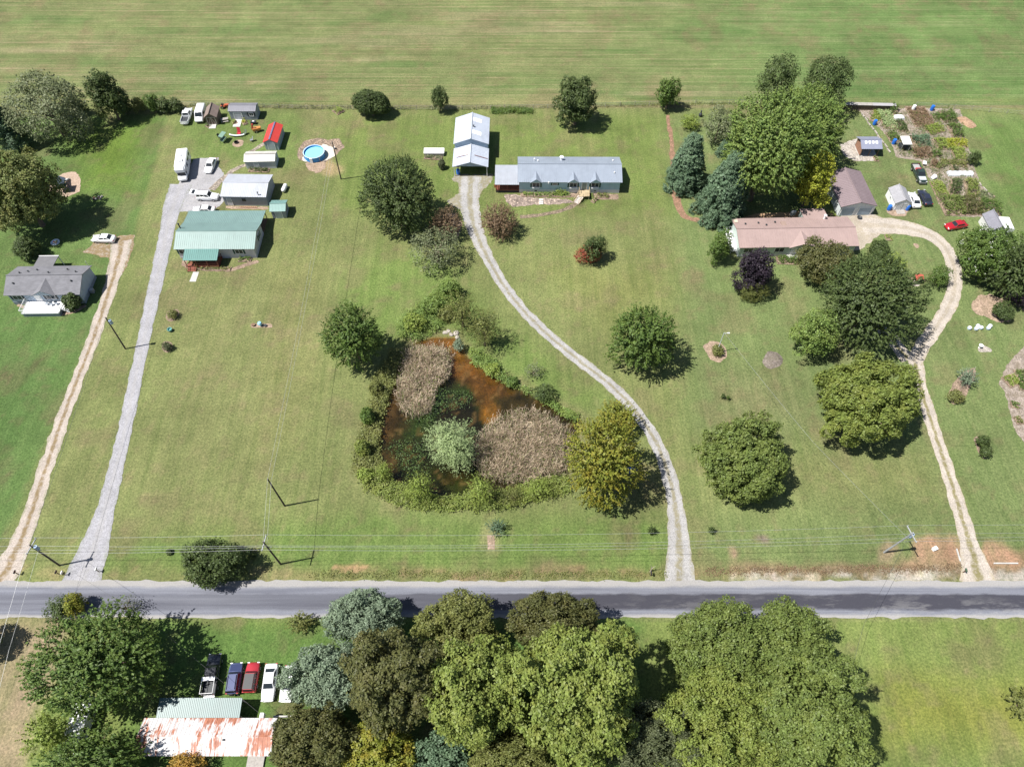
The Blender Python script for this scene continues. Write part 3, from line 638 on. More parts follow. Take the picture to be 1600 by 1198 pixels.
shrub(1536, 690, 20, 24, LM['dark'], 'upper dark creeping shrub of the small lawn strip', 'broad', 'creeping_shrub'); shrub(1540, 706, 18, 22, LM['dark'], 'lower dark creeping shrub of the small lawn strip', 'broad', 'creeping_shrub')
shrub(1122, 547, 22, 20, LM['olive'], 'low bush around the foot of the lawn light pole', 'broad', 'low_bush')
shrub(1138, 621, 9, 10, LM['green'], 'tiny right-hand seedling on the lower right lawn', 'spiky', 'seedling', leaf=.22)
shrub(1130, 619, 9, 11, LM['dark'], 'tiny dark seedling on the lower right lawn', 'spiky', 'seedling', leaf=.22)
shrub(270, 491, 20, 16, LM['olive'], 'oval olive shrub beside the grey drive', 'broad', leaf=.22)
shrub(261, 541, 18, 16, LM['greybig'], 'round grey-brown shrub beside the grey drive', 'broad', leaf=.22)
shrub(690, 257, 13, 15, LM['greybig'], 'clipped grey-green ball beside the white planter box left of the barn', 'ball', 'clipped_ball', leaf=.16, dens=1.4)
shrub(1523, 247, 21, 22, LM['dark'], 'rounded dark bush at the right edge of the vegetable garden', 'broad', 'round_bush')
# --- south of the road
tree(158, 1032, 192, 152, LM['green'], 'huge green tree in the lower left beside the rusty roof', 'spiky', 'huge_tree', clear=2.2, leaf=.46, limbs=12, dens=1.1)
shrub(78, 1150, 74, 104, LM['lime'], 'tall light green shrubs left of the white camper', 'spiky', 'tall_shrub', leaf=.36)
tree(150, 1194, 170, 84, LM['green'], 'green tree at the bottom left corner below the white camper', 'spiky', 'corner_tree', clear=1., leaf=.46)
shrub(92, 952, 52, 46, LM['dark'], 'dark bush on the road edge left of the huge tree', 'broad', 'road_bush')
shrub(118, 945, 34, 40, LM['gold'], 'yellowing bush on the road edge beside the dark bush', 'broad', 'road_bush', leaf=.3)
shrub(196, 948, 58, 40, LM['greybig'], 'thin purplish twiggy bush on the road edge above the huge tree', 'airy', 'twiggy_bush', dens=1.6, limbs=14)
tree(-50, 1000, 70, 74, LM['dark'], 'dark tree beyond the left edge casting a shadow on the dry field', 'broad', 'field_tree', clear=1.)
shrub(470, 972, 50, 38, LM['olive'], 'small olive tree by the road near the parked cars', 'spiky', 'small_tree', leaf=.36)
tree(568, 962, 116, 88, LM['sage'], 'upper of the two grey-green trees at the road edge', 'clumpy', 'sage_tree', clear=2.2, leaf=.36, dens=1.1)
tree(512, 1056, 140, 128, LM['sage'], 'lower grey-green tree overhanging the parked white car', 'clumpy', 'sage_tree', clear=1.2, leaf=.36, dens=1.1)
tree(490, 1155, 136, 112, LM['brownish'], 'dark olive-brown tree beside the right end of the rusty roof', 'clumpy', 'brown_tree', clear=2, leaf=.38)
tree(622, 1062, 152, 158, LM['brownish'], 'dark olive-brown tree in the middle of the southern grove', 'clumpy', 'brown_tree', clear=3, leaf=.38)
tree(595, 1178, 118, 100, LM['gold'], 'yellow-tinged tree at the bottom edge of the grove', 'clumpy', 'yellow_tree', clear=2, leaf=.38)
tree(718, 972, 124, 98, LM['olive'], 'light olive tree of the grove nearest the road between the grey-green and brown trees', 'clumpy', 'olive_tree', clear=2, leaf=.38, dens=.85)
tree(868, 978, 150, 100, LM['brownish'], 'brown-tinged tree at the road edge in the middle of the grove', 'clumpy', 'brown_tree', clear=2.4, leaf=.38)
tree(742, 1078, 152, 170, LM['big2'], 'clumpy yellow-green tree in the centre of the grove', 'clumpy', 'oak_tree', clear=3, leaf=.38)
tree(900, 1082, 200, 230, LM['big2'], 'largest clumpy yellow-green tree of the grove beside the lawn gap', 'clumpy', 'oak_tree', clear=3, leaf=.40, limbs=10)
tree(690, 1185, 90, 80, LM['blue'], 'bluish green tree at the bottom edge of the grove', 'clumpy', 'blue_tree', clear=2, leaf=.38)
tree(800, 1190, 150, 90, LM['olive'], 'olive tree at the bottom edge left of the dull grey tree', 'clumpy', 'olive_tree', clear=2, leaf=.38)
tree(1008, 1152, 186, 120, LM['greybig'], 'dull grey-green tree at the bottom edge between the two groves', 'clumpy', 'grey_tree', clear=2.2, leaf=.36, dens=1.1)
tree(1135, 1015, 176, 150, LM['big'], 'upper left tree of the right-hand grove by the road', 'clumpy', 'oak_tree', clear=2.4, leaf=.36, dens=1.15)
tree(1225, 1012, 150, 140, LM['big'], 'upper right tree of the right-hand grove by the road', 'clumpy', 'oak_tree', clear=2.4, leaf=.36, dens=1.15)
tree(1130, 1130, 210, 180, LM['big2'], 'yellowish tree in the lower left of the right-hand grove', 'clumpy', 'oak_tree', clear=2.6, leaf=.36, dens=1.15)
tree(1262, 1120, 206, 206, LM['big'], 'widest dense tree at the right end of the right-hand grove', 'clumpy', 'oak_tree', clear=2.6, leaf=.36, dens=1.2, limbs=10)
tree(1600, 1098, 60, 56, LM['olive'], 'tree cut off by the right edge on the southern field', 'spiky', 'field_tree', clear=1.)
tree(292, 1196, 66, 50, LM['orange'], 'small orange-tinged tree below the rusty roof', 'broad', 'orange_tree', clear=.6, leaf=.34)
# flowers on the crepe myrtle belong to it
cm = bpy.data.objects['crepe_myrtle']; rs = np.random.RandomState(5); q = unit(rs.randn(260, 3) * [1, 1, .7] + [-.2, -.3, .5])
cr_ = [c for c in cm.children if c.name.startswith('crown')][0]; ex = np.array(cr_.dimensions[:]) / 2 if False else np.array([7.3, 7.3, 6.])
bbv = np.array([v[:] for v in cr_.bound_box]); ex = (bbv.max(0) - bbv.min(0)) / 2 * .93
fl = np.repeat(q[:46] * ex, 9, 0) + rs.randn(46 * 9, 3) * .12
f_ = link('flowers', npmesh('flowers', leaves(rs, fl, np.repeat(q[:46], 9, 0), .11), np.arange(46 * 9 * 4).reshape(-1, 4), LM['white']), cm, tuple(cr_.location)); f_['kind'] = 'stuff'
# --- bank weeds, reeds, verge weeds: uncountable
def scatter_in(poly, n, rs, holes=()):
    q = np.array([tuple(a) for a in poly]); lo, hi = q.min(0), q.max(0); out = np.zeros((0, 2))
    while len(out) < n:
        p = lo + rs.rand(n * 2, 2) * (hi - lo); p = p[sdf(p[:, 0], p[:, 1], poly) < 0]
        for h in holes: p = p[sdf(p[:, 0], p[:, 1], h) > 0]
        out = np.concatenate([out, p])
    return out[:n]
def stuff(name, me, label, cat):
    o = link(name, me); o['kind'] = 'stuff'; tag(o, label, cat); return o
def weeds(name, poly, n, hgt, mat, label, rs, leaf=.3, per=14, spread=.3, z0=0., cat='weeds', holes=()):
    p = scatter_in(W2(poly), n, rs, [W2(h) if not hasattr(h[0], 'x') else h for h in holes])
    h = hgt * rs.uniform(.35, 1.15, n) * (.15 + 1.9 * np.clip(fbm(p[:, 0], p[:, 1], 2.2, 7) - .22, 0, 1))
    k = rs.rand(n * per); c = np.repeat(np.column_stack([p, np.full(n, z0)]), per, 0)
    c[:, 2] += np.repeat(h, per) * (.25 + .75 * k); c += rs.randn(n * per, 3) * spread * np.array([1, 1, .4])
    V = leaves(rs, c, np.tile([0, 0, 1.], (n * per, 1)), leaf, .5, .4)
    return stuff(name, npmesh(name, V, np.arange(len(V)).reshape(-1, 4), mat), label, cat)
rs = np.random.RandomState(77)
weeds('bank_weeds', [(700, 440), (722, 455), (716, 478), (695, 510), (655, 533), (622, 528), (618, 515), (650, 478), (676, 462)], 620, 2.3, LM['bright'], 'dense yellow-green weeds on the upper left pond bank', rs)
weeds('bank_weeds', [(632, 545), (616, 600), (598, 650), (592, 700), (602, 745), (575, 760), (552, 735), (556, 690), (575, 640), (585, 590), (612, 545)], 700, 1.5, LM['olive'], 'long strip of olive weeds down the left pond bank', rs)
weeds('bank_weeds', [(556, 735), (600, 748), (690, 778), (770, 770), (885, 742), (890, 770), (800, 795), (700, 800), (620, 790), (570, 765)], 800, 1.3, LM['big2'], 'low green weeds along the lower pond bank', rs)
weeds('bank_weeds', [(735, 545), (775, 565), (800, 600), (860, 625), (905, 650), (898, 658), (830, 618), (772, 590), (738, 565)], 380, 1.2, LM['bright'], 'narrow strip of green weeds on the right pond bank', rs)
weeds('verge_weeds', [(480, 893), (1040, 893), (1040, 902), (480, 902)], 500, .35, LM['olive'], 'rough weeds in the ditch along the road before the centre drive', rs, .2, 8, .25)
weeds('verge_weeds', [(1100, 888), (1500, 882), (1500, 892), (1100, 898)], 420, .3, LM['redbrown'], 'brownish weeds in the ditch between centre drive and east drive', rs, .2, 8, .25)
weeds('fence_weeds', [(286, 168), (700, 172), (1165, 163), (1165, 160), (700, 168), (286, 163)], 650, .55, LM['olive'], 'rough weeds growing along the foot of the back fence', rs, .3, 7, .3)
weeds('hedge_weeds', [(768, 170), (832, 170), (832, 178), (768, 178)], 170, .9, LM['green'], 'low green hedge growth on the fence behind the barn', rs, .32, 16, .3)
def reeds(name, poly, n, hgt, mats, label, seed):
    rs = np.random.RandomState(seed); q_ = W2(poly); c_ = sum(q_, Vector((0, 0))) / len(q_); p = scatter_in([c_ + (a - c_) * 1.16 for a in q_], n * 4, rs)
    e_ = -sdf(p[:, 0], p[:, 1], q_); p = p[rs.rand(len(p)) < np.clip((e_ + .7) * .24, .02, 1) * (.25 + 1.3 * np.clip(fbm(p[:, 0], p[:, 1], 1.3, 15) - .15, 0, 1))][:n]; n = len(p)
    h = hgt * rs.uniform(.6, 1.15, n) * (.35 + 1.2 * fbm(p[:, 0], p[:, 1], 1.6, 3))
    a = rs.rand(n) * 6.28; ln = rs.randn(n, 2) * .26; w_ = rs.uniform(.016, .034, n)
    b0 = np.column_stack([p, np.full(n, -.6)]); b1 = np.column_stack([p + ln * .45, h * .62 - .3]); b2 = np.column_stack([p + ln * 1.5, h * .8 - .3])
    d = np.column_stack([np.cos(a), np.sin(a), np.zeros(n)]) * w_[:, None]
    V = np.concatenate([np.stack([b0 - d, b0 + d, b1 + d, b1 - d], 1).reshape(-1, 3), np.stack([b1 - d, b1 + d, b2 + d * 1.2, b2 - d * .4], 1).reshape(-1, 3)])
    return stuff(name, npmesh(name, V, np.arange(len(V)).reshape(-1, 4), mats), label, 'reeds')
RD = leafmat('dry_reed', (.30, .24, .175), .6, (.40, .335, .255), .25); RG = leafmat('green_reed', (.10, .14, .04), .4, None, .2)
r1 = [(640, 545), (690, 543), (704, 560), (698, 590), (682, 605), (672, 640), (652, 648), (630, 640), (622, 615), (632, 575)]
r2 = [(770, 660), (815, 645), (850, 650), (885, 675), (890, 700), (880, 740), (830, 752), (790, 755), (755, 742), (745, 700)]
reeds('dry_reeds', r1, 11000, 2.2, RD, 'tall dry brown cattails in the upper left of the pond', 1)
reeds('dry_reeds', r2, 19000, 2.2, RD, 'wide bed of dry brown cattails in the lower right of the pond', 2)
reeds('green_reeds', r1, 3000, 2.0, RG, 'green blades among the upper left cattails', 3)
reeds('green_reeds', r2, 5000, 2.0, RG, 'green blades among the lower right cattails', 4)
AL = leafmat('algae', (.040, .070, .018), .4, (.055, .095, .028), .1)
weeds('pond_algae', [(640, 600), (690, 605), (740, 618), (735, 632), (690, 640), (660, 665), (640, 655)], 300, .05, AL, 'green algae and weed floating in the middle of the pond', rs, .22, 6, .6, -.27, 'algae')
weeds('pond_algae', [(605, 690), (660, 690), (668, 740), (625, 742)], 200, .05, AL, 'green algae floating in the lower left of the pond', rs, .22, 5, .6, -.27, 'algae')
# ================================================================ BUILDINGS
def metalroof(name, c, rough=.42, var=.05):
    if name in MATS: return MATS[name]
    m, t, b, N, L = nodes(name); v = mapping(t, (1, 1, 1))
    cc = ramp(t, noise(t, .5, 5, .7, v), [(.3, [x * (1 - var * 1.6) for x in c]), (.7, [min(1, x * (1 + var * 1.6)) for x in c])])
    cc = mixc(t, rng01(t, noise(t, 1., 6, .75, mapping(t, (.9, .25, .25))), .5, .8, 0, .35), cc, tuple(x * .55 for x in c))
    L(cc, b.inputs['Base Color']); b.inputs['Roughness'].default_value = rough; b.inputs['Specular IOR Level'].default_value = .45
    MATS[name] = m; return m
def shingle(name, c):
    m, t, b, N, L = nodes(name); v = mapping(t, (1.1, 7, 7))
    br = N('ShaderNodeTexVoronoi'); br.inputs['Scale'].default_value = 1.6; L(v, br.inputs['Vector'])
    cc = mixc(t, 1., c, ramp(t, br.outputs['Color'], [(.1, (.88, .88, .88)), (.9, (1.12, 1.12, 1.12))]), 'MULTIPLY')
    cc = mixc(t, 1., cc, ramp(t, noise(t, .6, 4, .6, mapping(t, (1, 1, 1))), [(.3, (.85, .85, .85)), (.7, (1.15, 1.15, 1.15))]), 'MULTIPLY')
    L(cc, b.inputs['Base Color']); b.inputs['Roughness'].default_value = .9; bump(t, b, br.outputs['Distance'], .3, .02); MATS[name] = m; return m
def siding(name, c, pitch=5.):
    if name in MATS: return MATS[name]
    m, t, b, N, L = nodes(name)
    wv = N('ShaderNodeTexWave'); wv.bands_direction = 'Z'; wv.wave_profile = 'SAW'; wv.inputs['Scale'].default_value = pitch / 6.28 * 3.14
    L(mapping(t, (1, 1, 1)), wv.inputs[0])
    cc = ramp(t, noise(t, 1.1, 4, .6, mapping(t, (1, 1, .5))), [(.3, [x * .9 for x in c]), (.7, [min(1, x * 1.07) for x in c])])
    L(cc, b.inputs['Base Color']); b.inputs['Roughness'].default_value = .65; bump(t, b, wv.outputs[0], .5, .03); MATS[name] = m; return m
def rusty():
    m, t, b, N, L = nodes('rusty_metal_roof')
    n = noise(t, 1., 6, .75, mapping(t, (2.4, .4, .4))); n2 = noise(t, .3, 3, .6, mapping(t, (1, 1, 1)))
    k = rng01(t, mth(t, 'ADD', n, mth(t, 'MULTIPLY', n2, 1.)), 0.98, 1.08)
    cc = mixc(t, k, (.52, .51, .51), ramp(t, noise(t, 4, 3, .6, mapping(t, (1, .3, 1))), [(.3, (.24, .085, .05)), (.7, (.42, .17, .10))]))
    L(cc, b.inputs['Base Color']); b.inputs['Roughness'].default_value = .55; MATS['rust'] = m; return m
GLASS, t, b, N, L = nodes('window_glass'); b.inputs['Base Color'].default_value = (.035, .045, .055, 1); b.inputs['Roughness'].default_value = .06
WHITE = pm('white_paint', (.78, .78, .78), .5, .05); DARK = pm('dark_trim', (.03, .035, .04), .6, .2); CONC = pm('concrete', (.42, .41, .39), .9, .15, 2, bmp=.3)
WOODG = pm('grey_wood', (.30, .28, .26), .85, .2, 3, bmp=.3); WOODB = pm('brown_wood', (.17, .105, .065), .85, .25, 3, bmp=.3); REDW = pm('red_brown_wood', (.22, .07, .045), .8, .2, 3, bmp=.2)
BLACK = pm('black_rubber', (.018, .018, .02), .8, .2); STEEL = pm('galvanised_steel', (.45, .46, .48), .4, .12, 2, metal=.6)
class Bld:
    """front wall on the line A-B (pixels of its ground corners), y runs back from it"""
    def __init__(s, name, label, cat, A, B, z=0., D=None, back=None, h=2.6):
        a, b_ = (A, B) if isinstance(A, Vector) else (P(*A), P(*B)); s.L = (b_ - a).length; mid = (a + b_) / 2; s.rz = math.atan2(b_.y - a.y, b_.x - a.x)
        s.o = thing(name, label, cat, (mid.x, mid.y, 0), s.rz)
        s.M = Matrix.Rotation(-s.rz, 3, 'Z'); s.mid = mid
        s.D = D if D else s.loc(back, h).y; s.h = h
    def loc(s, px, z=0.): return s.M @ (P(px[0], px[1], z) - s.mid)
    def part(s, name, mb, mat, parent=None, bevel=0, smooth=False): return mb.build(name, mat, parent or s.o, bevel, smooth)
    def walls(s, mat, rise, axis='x', y0=0., L=None, D=None, h=None, x0=0., name='wall', base=None, ridge=.5):
        L, D, h = L or s.L, D or s.D, h or s.h; xa, xb, ya, yb = x0 - L / 2, x0 + L / 2, y0, y0 + D; z0 = 0.
        mb = MB(); ym = ya + D * ridge; xm = x0
        v = [(xa, ya, z0), (xb, ya, z0), (xb, yb, z0), (xa, yb, z0), (xa, ya, h), (xb, ya, h), (xb, yb, h), (xa, yb, h)]
        f = []
        if axis == 'x':
            v += [(xa, ym, h + rise), (xb, ym, h + rise)]; f = [(0, 1, 5, 4), (2, 3, 7, 6), (1, 2, 6, 9, 5), (3, 0, 4, 8, 7)]
        else:
            v += [(xm, ya, h + rise), (xm, yb, h + rise)]; f = [(0, 1, 5, 8, 4), (1, 2, 6, 5), (2, 3, 7, 9, 6), (3, 0, 4, 7)]
        mb.add(v, f); w_ = s.part(name, mb, mat)
        if base: s.part('skirting', MB().prism([(xa - .03, ya - .03), (xb + .03, ya - .03), (xb + .03, yb + .03), (xa - .03, yb + .03)], 0, base[0]), base[1])
        return w_
    def roof(s, mat, rise, axis='x', over=.35, rib=.45, y0=0., L=None, D=None, h=None, x0=0., th=.1, cap=True, ridge=.5, slopes=(0, 1), name='roof', parent=None):
        L, D, h = L or s.L, D or s.D, h or s.h; mb = MB(); rib_mb = MB(); out = []
        half = (D * ridge, D * (1 - ridge)) if axis == 'x' else (L / 2, L / 2)
        length = (L if axis == 'x' else D) + 2 * over
        lift = .06
        for k in slopes:
            sg = -1 if k == 0 else 1; hw = half[k]; sl = rise / hw
            # u along ridge, w across outward
            def pt(u, w_, dz=0.):
                z = h + rise - sl * w_ + lift + dz
                if axis == 'x': return Vector((x0 + u, y0 + D * ridge + sg * w_, z))
                return Vector((x0 + sg * w_, y0 + D / 2 + u, z))
            a, w1 = length / 2, hw + over
            q = [pt(-a, 0), pt(a, 0), pt(a, w1), pt(-a, w1)]
            if (q[1] - q[0]).cross(q[3] - q[0]).z < 0: q = q[::-1]
            mb.slab(q, th)
            if rib:
                n = int(length / rib)
                for i in range(n + 1):
                    u = -a + .04 + i * (length - .08) / n
                    q = [pt(u - .03, .03, .035), pt(u + .03, .03, .035), pt(u + .03, w1, .035), pt(u - .03, w1, .035)]
                    if (q[1] - q[0]).cross(q[3] - q[0]).z < 0: q = q[::-1]
                    mb.slab(q, .034)
        r_ = s.part(name, mb, mat, parent)
        if cap and len(slopes) == 2:
            c = MB(); zt = h + rise + lift + .06; a = length / 2 + .02
            p0, p1 = ((x0 - a, y0 + D * ridge, zt), (x0 + a, y0 + D * ridge, zt)) if axis == 'x' else ((x0, y0 + D / 2 - a, zt), (x0, y0 + D / 2 + a, zt))
            c.cyl(p0, p1, .1, .1, 6); c.build('ridge_cap', mat, r_)
        return r_
    def face(s, side, u, z, off, y0=0., x0=0.):
        """point on a wall; off = outwards"""
        if side == 'f': return Vector((x0 + u, y0 - off, z)), 0.
        if side == 'r': return Vector((x0 + s.L / 2 + off, y0 + u, z)), R(90)
        if side == 'l': return Vector((x0 - s.L / 2 - off, y0 + u, z)), R(-90)
    def window(s, side, u, z, w_, h, frame=WHITE, shutter=None, glass=GLASS, **k):
        p, rz = s.face(side, u, z, .03, **k); f = MB()
        for dx, dz, a, b_ in ((0, h / 2, w_ + .12, .09), (0, -h / 2, w_ + .12, .09), (-w_ / 2, 0, .09, h), (w_ / 2, 0, .09, h), (0, 0, .05, h)): f.box(dx, 0, dz, a, .09, b_)
        o = link('window', f.mesh('window', frame), s.o, p, rz)
        link('pane', MB().box(0, .01, 0, w_ - .05, .04, h - .05).mesh('pane', glass), o)
        if shutter:
            for sg in (-1, 1): link('shutter', MB().box(sg * (w_ / 2 + .26), 0, 0, .34, .05, h + .1).mesh('shutter', shutter), o)
        return o
    def door(s, side, u, w_, h, mat, z0=0., frame=WHITE, name='door', panels=0, **k):
        p, rz = s.face(side, u, z0 + h / 2, .03, **k)
        o = link(name, MB().box(0, 0, 0, w_, .06, h).mesh(name, mat), s.o, p, rz); f = MB()
        for dx, dz, a, b_ in ((0, h / 2 + .05, w_ + .22, .1), (-w_ / 2 - .055, 0, .11, h), (w_ / 2 + .055, 0, .11, h)): f.box(dx, -.01, dz, a, .09, b_)
        link('door_frame', f.mesh('door_frame', frame), o); link('handle', MB().box(w_ * .4, -.06, 0, .05, .06, .12).mesh('handle', DARK), o)
        for i in range(panels): link('panel', MB().box(0, -.035, -h / 2 + h * (i + .5) / panels, w_ - .1, .02, h / panels - .06).mesh('panel', mat), o)
        return o
    def vent(s, x, y, z, r=.12, h=.35, mat=None, name='roof_vent', parent=None):
        s.part(name, MB().cyl((x, y, z - .2), (x, y, z + h), r, r, 8).cyl((x, y, z + h), (x, y, z + h + .08), r * 1.7, r * 1.2, 8), mat or WHITE, parent)
def stairs(parent, x, y, top, n, w_, d=(1, 0), mat=WOODG, rail=None, sidew=None):
    """flight going down from (x,y,top) in direction d"""
    d = Vector((*d, 0)).normalized(); pz = Vector((-d.y, d.x, 0)); rzz = math.atan2(d.y, d.x)
    for i in range(n):
        z = top * (1 - (i + 1) / (n + 1)); c = Vector((x, y, z)) + d * (.28 * i + .14)
        link('step', MB().box(0, 0, -.03, .29, w_, .06).mesh('step', mat), parent, c, rzz)
    if rail:
        for sg in (-1, 1):
            a = Vector((x, y, top)) + pz * sg * w_ / 2; e = a + d * (.28 * n + .1); e.z = 0.1; mb = MB()
            mb.cyl(a + Vector((0, 0, .9)), e + Vector((0, 0, .9)), .05, .05, 5); mb.cyl(a + Vector((0, 0, -.1)), e, .06, .06, 4)
            for q in (.02, .5, .98): p_ = a.lerp(e, q); mb.cyl(p_, p_ + Vector((0, 0, .9)), .045, .045, 5)
            mb.build('stair_rail', rail, parent)
def railing(parent, pts, z, mat, h=.95, balu=.4, name='railing'):
    mb = MB(); pts = [Vector((*p, z)) for p in pts]
    for a, b_ in zip(pts[:-1], pts[1:]):
        for q in (.06, h): mb.cyl(a + Vector((0, 0, q)), b_ + Vector((0, 0, q)), .045, .045, 5)
        n = max(2, int((b_ - a).length / balu))
        for i in range(n + 1): p = a.lerp(b_, i / n); mb.cyl(p, p + Vector((0, 0, h)), .03, .03, 4)
    return mb.build(name, mat, parent)
def gable_front(s, x, half, mat_wall, mat_roof, rise=.9, run=2.6, over=.25, out=.12, name='gable'):
    """small decorative gable on the front slope at x"""
    zb = s.h; w_ = MB(); y = -.36 - out
    w_.add([(x - half, y, zb - .1), (x + half, y, zb - .1), (x, y, zb + rise), (x - half, .3, zb - .1), (x + half, .3, zb - .1), (x, .3, zb + rise)], [(0, 1, 2), (0, 3, 4, 1)])
    g_ = s.part(name, w_, mat_wall); r_ = MB()
    for sg in (-1, 1):
        q = [Vector((x, y - .1, zb + rise + .08)), Vector((x, run, zb + rise + .08)), Vector((x + sg * half * 1.12, .05, zb - .12)), Vector((x + sg * half * 1.12, y - .1, zb - .12))]
        if (q[1] - q[0]).cross(q[3] - q[0]).z < 0: q = q[::-1]
        r_.slab(q, .07)
    r_.build('gable_roof', mat_roof, g_); return g_
def deck(parent, x0, x1, y0, y1, z, mat, board=.28, skirt=None, axis='x', name='deck'):
    d = MB().box((x0 + x1) / 2, (y0 + y1) / 2, z - .12, x1 - x0, y1 - y0, .14).build(name, mat, parent)
    n = int(((y1 - y0) if axis == 'x' else (x1 - x0)) / board)
    me = MB().box(0, 0, 0, (x1 - x0) if axis == 'x' else board - .03, board - .03 if axis == 'x' else (y1 - y0), .05).mesh('deck_board', mat)
    for i in range(n): link('deck_board', me, d, ((x0 + x1) / 2, y0 + board * (i + .5), z - .02) if axis == 'x' else (x0 + board * (i + .5), (y0 + y1) / 2, z - .02))
    if skirt: MB().prism([(x0 + .05, y0 + .05), (x1 - .05, y0 + .05), (x1 - .05, y1), (x0 + .05, y1)], 0, z - .2).build('deck_skirt', skirt, parent)
    else:
        for px_ in (x0 + .1, x1 - .1):
            for py_ in (y0 + .1, y1 - .1): MB().box(px_, py_, (z - .2) / 2, .12, .12, z - .2).build('deck_post', mat, parent)
    return d
# ---------------- 1 grey shingled house, west
SH = shingle('grey_shingles', (.15, .15, .165)); BLUEG = siding('blue_grey_siding', (.34, .41, .50)); SKG = pm('grey_skirting', (.22, .25, .29), .8, .1)
B = Bld('shingled_house', 'small blue-grey house with grey shingle roof and white front deck at the left', 'house', (24, 475.5), (134.5, 474), back=(40, 418), h=3.1)
B.D = 6.7; B.walls(BLUEG, 1.35, base=(.75, SKG)); rf = B.roof(SH, 1.35, over=.4, rib=0)
gable_front(B, .35, 2.0, BLUEG, SH, 1.1, 3.0)
for u, w_ in ((-5.2, 1.7), (1.1, 1.7), (4.6, 1.4)): B.window('f', u, 2.0, w_, 1.1, WHITE, DARK)
B.door('f', -1.4, .95, 2., WHITE, .8)
deck(B.o, -3.9, 3.1, -3.2, 0, .95, WHITE, .3, SKG)
railing(B.o, [(-3.9, 0), (-3.9, -3.2), (3.1, -3.2), (3.1, -2.2)], .95, WHITE, .95, .3); railing(B.o, [(3.1, -.6), (3.1, -.05)], .95, WHITE, .95, .3)
stairs(B.o, 3.15, -1.4, .95, 5, 1.4, (1, -.12), WHITE, WHITE)
for i in range(3):
    c = link('deck_chair', None, B.o, (.3 + i * .9, -1. - .2 * (i % 2), .96), .3 * i)
    link('chair_seat', MB().box(0, 0, .4, .55, .55, .06).mesh('chair_seat', SKG), c); link('chair_back', MB().box(0, .28, .7, .55, .06, .6).mesh('chair_back', SKG), c)
for x, y in ((-5.6, 2.2), (-5.1, 5.2), (-3.8, 5.9), (-2.4, 6.6), (.4, 5.2), (3.4, 6.7), (5.3, 2.6), (5.5, 5.4)):
    y *= .81; z = B.h + 1.35 * (1 - abs(y - 3.35) / 3.35) + .05; B.vent(x, y, z, .11, .25, DARK, parent=rf)
pw = link('rear_porch', None, B.o, (-2.6, 6.75, 0)); MB().slab([(-1.9, 0, 2.7), (1.9, 0, 2.7), (1.9, 3.6, 2.45), (-1.9, 3.6, 2.45)], .1).build('porch_roof', pm('porch_dark_roof', (.13, .13, .14), .7), pw); MB().box(0, 3.62, 2.42, 3.9, .12, .2).build('fascia', WHITE, pw)
for x in (-1.8, 1.8): MB().box(x, 3.5, 1.2, .12, .12, 2.4).build('porch_post', WHITE, pw)
MB().box(B.L / 2 + .5, 2.8, .45, .7, .7, .9).build('air_conditioner', STEEL, B.o, .04); B.vent(B.L / 2 - .1, B.D + .1, 3.2, .05, 1.2, STEEL, 'antenna')
# ---------------- 2 green-roofed house
GRN = metalroof('green_metal', (.165, .255, .24)); PALE = siding('pale_lilac_siding', (.60, .58, .62)); GSH = pm('green_shutter', (.02, .07, .06), .6)
B = Bld('green_roof_house', 'pale house with long green metal roof and dark red front porch', 'house', (283, 403.5), (402, 403), D=6.9, h=2.9)
B.walls(PALE, 1.15, base=(.5, pm('lilac_skirting', (.5, .48, .52), .8)))
rf = B.roof(GRN, 1.15, over=.35, rib=.4); 
yb = B.D; Lh = B.L / 2
pb = link('rear_porch', None, B.o, (0, yb, 0)); q = MB(); q.slab([(-Lh - .3, .1, 2.88), (Lh + .3, .1, 2.88), (Lh + .3, 4.3, 2.4), (-Lh - .3, 4.3, 2.4)], .08)
for i in range(45): u = -Lh - .26 + i * (2 * Lh + .52) / 44; q.slab([(u - .03, .1, 2.92), (u + .03, .1, 2.92), (u + .03, 4.3, 2.44), (u - .03, 4.3, 2.44)], .04)
q.build('porch_roof', GRN, pb)
for x in (-Lh, -Lh / 3, Lh / 3, Lh): MB().box(x, 4.15, 1.15, .14, .14, 2.3).build('porch_post', WOODB, pb)
MB().box(0, 2.15, .2, 2 * Lh, 4.1, .3).build('porch_floor', WOODB, pb)
fp = link('front_porch', None, B.o, (-2.4, 0, 0)); q = MB(); q.slab([(-3.4, -2.9, 2.35), (3.4, -2.9, 2.35), (3.4, -.32, 2.92), (-3.4, -.32, 2.92)], .08)
for i in range(18): u = -3.36 + i * 6.72 / 17; q.slab([(u - .03, -2.9, 2.39), (u + .03, -2.9, 2.39), (u + .03, -.34, 2.96), (u - .03, -.34, 2.96)], .04)
q.build('porch_roof', metalroof('green_metal_deep', (.09, .215, .195)), fp)
deck(fp, -3.2, 3.2, -2.8, -.05, .5, REDW, .3)
for x in (-3.15, -1.1, 1.1, 3.15): MB().box(x, -2.75, 1.35, .12, .12, 1.9).build('porch_post', REDW, fp)
railing(fp, [(-1.1, -2.75), (3.15, -2.75), (3.15, -.1)], .5, REDW, .95, .22)
stairs(fp, -2.2, -2.85, .5, 3, 1.6, (0, -1), REDW, REDW)
for u in (-6.6, 4.6): B.window('f', u, 1.85, 1.5, 1.15, WHITE, GSH)
B.window('f', -3.4, 1.85, 1.2, 1.15); B.door('f', -1.4, .95, 2., WHITE, .5); B.window('r', 4.4, 1.9, 1.2, 1.2, WHITE, GSH)
st = B.part('stove_pipe', MB().cyl((-Lh + .1, 4.7, 2.2), (-Lh + .1, 4.7, 4.9), .13, .13, 8).cyl((-Lh + .1, 4.7, 4.9), (-Lh + .1, 4.7, 5.05), .2, .12, 8), DARK)
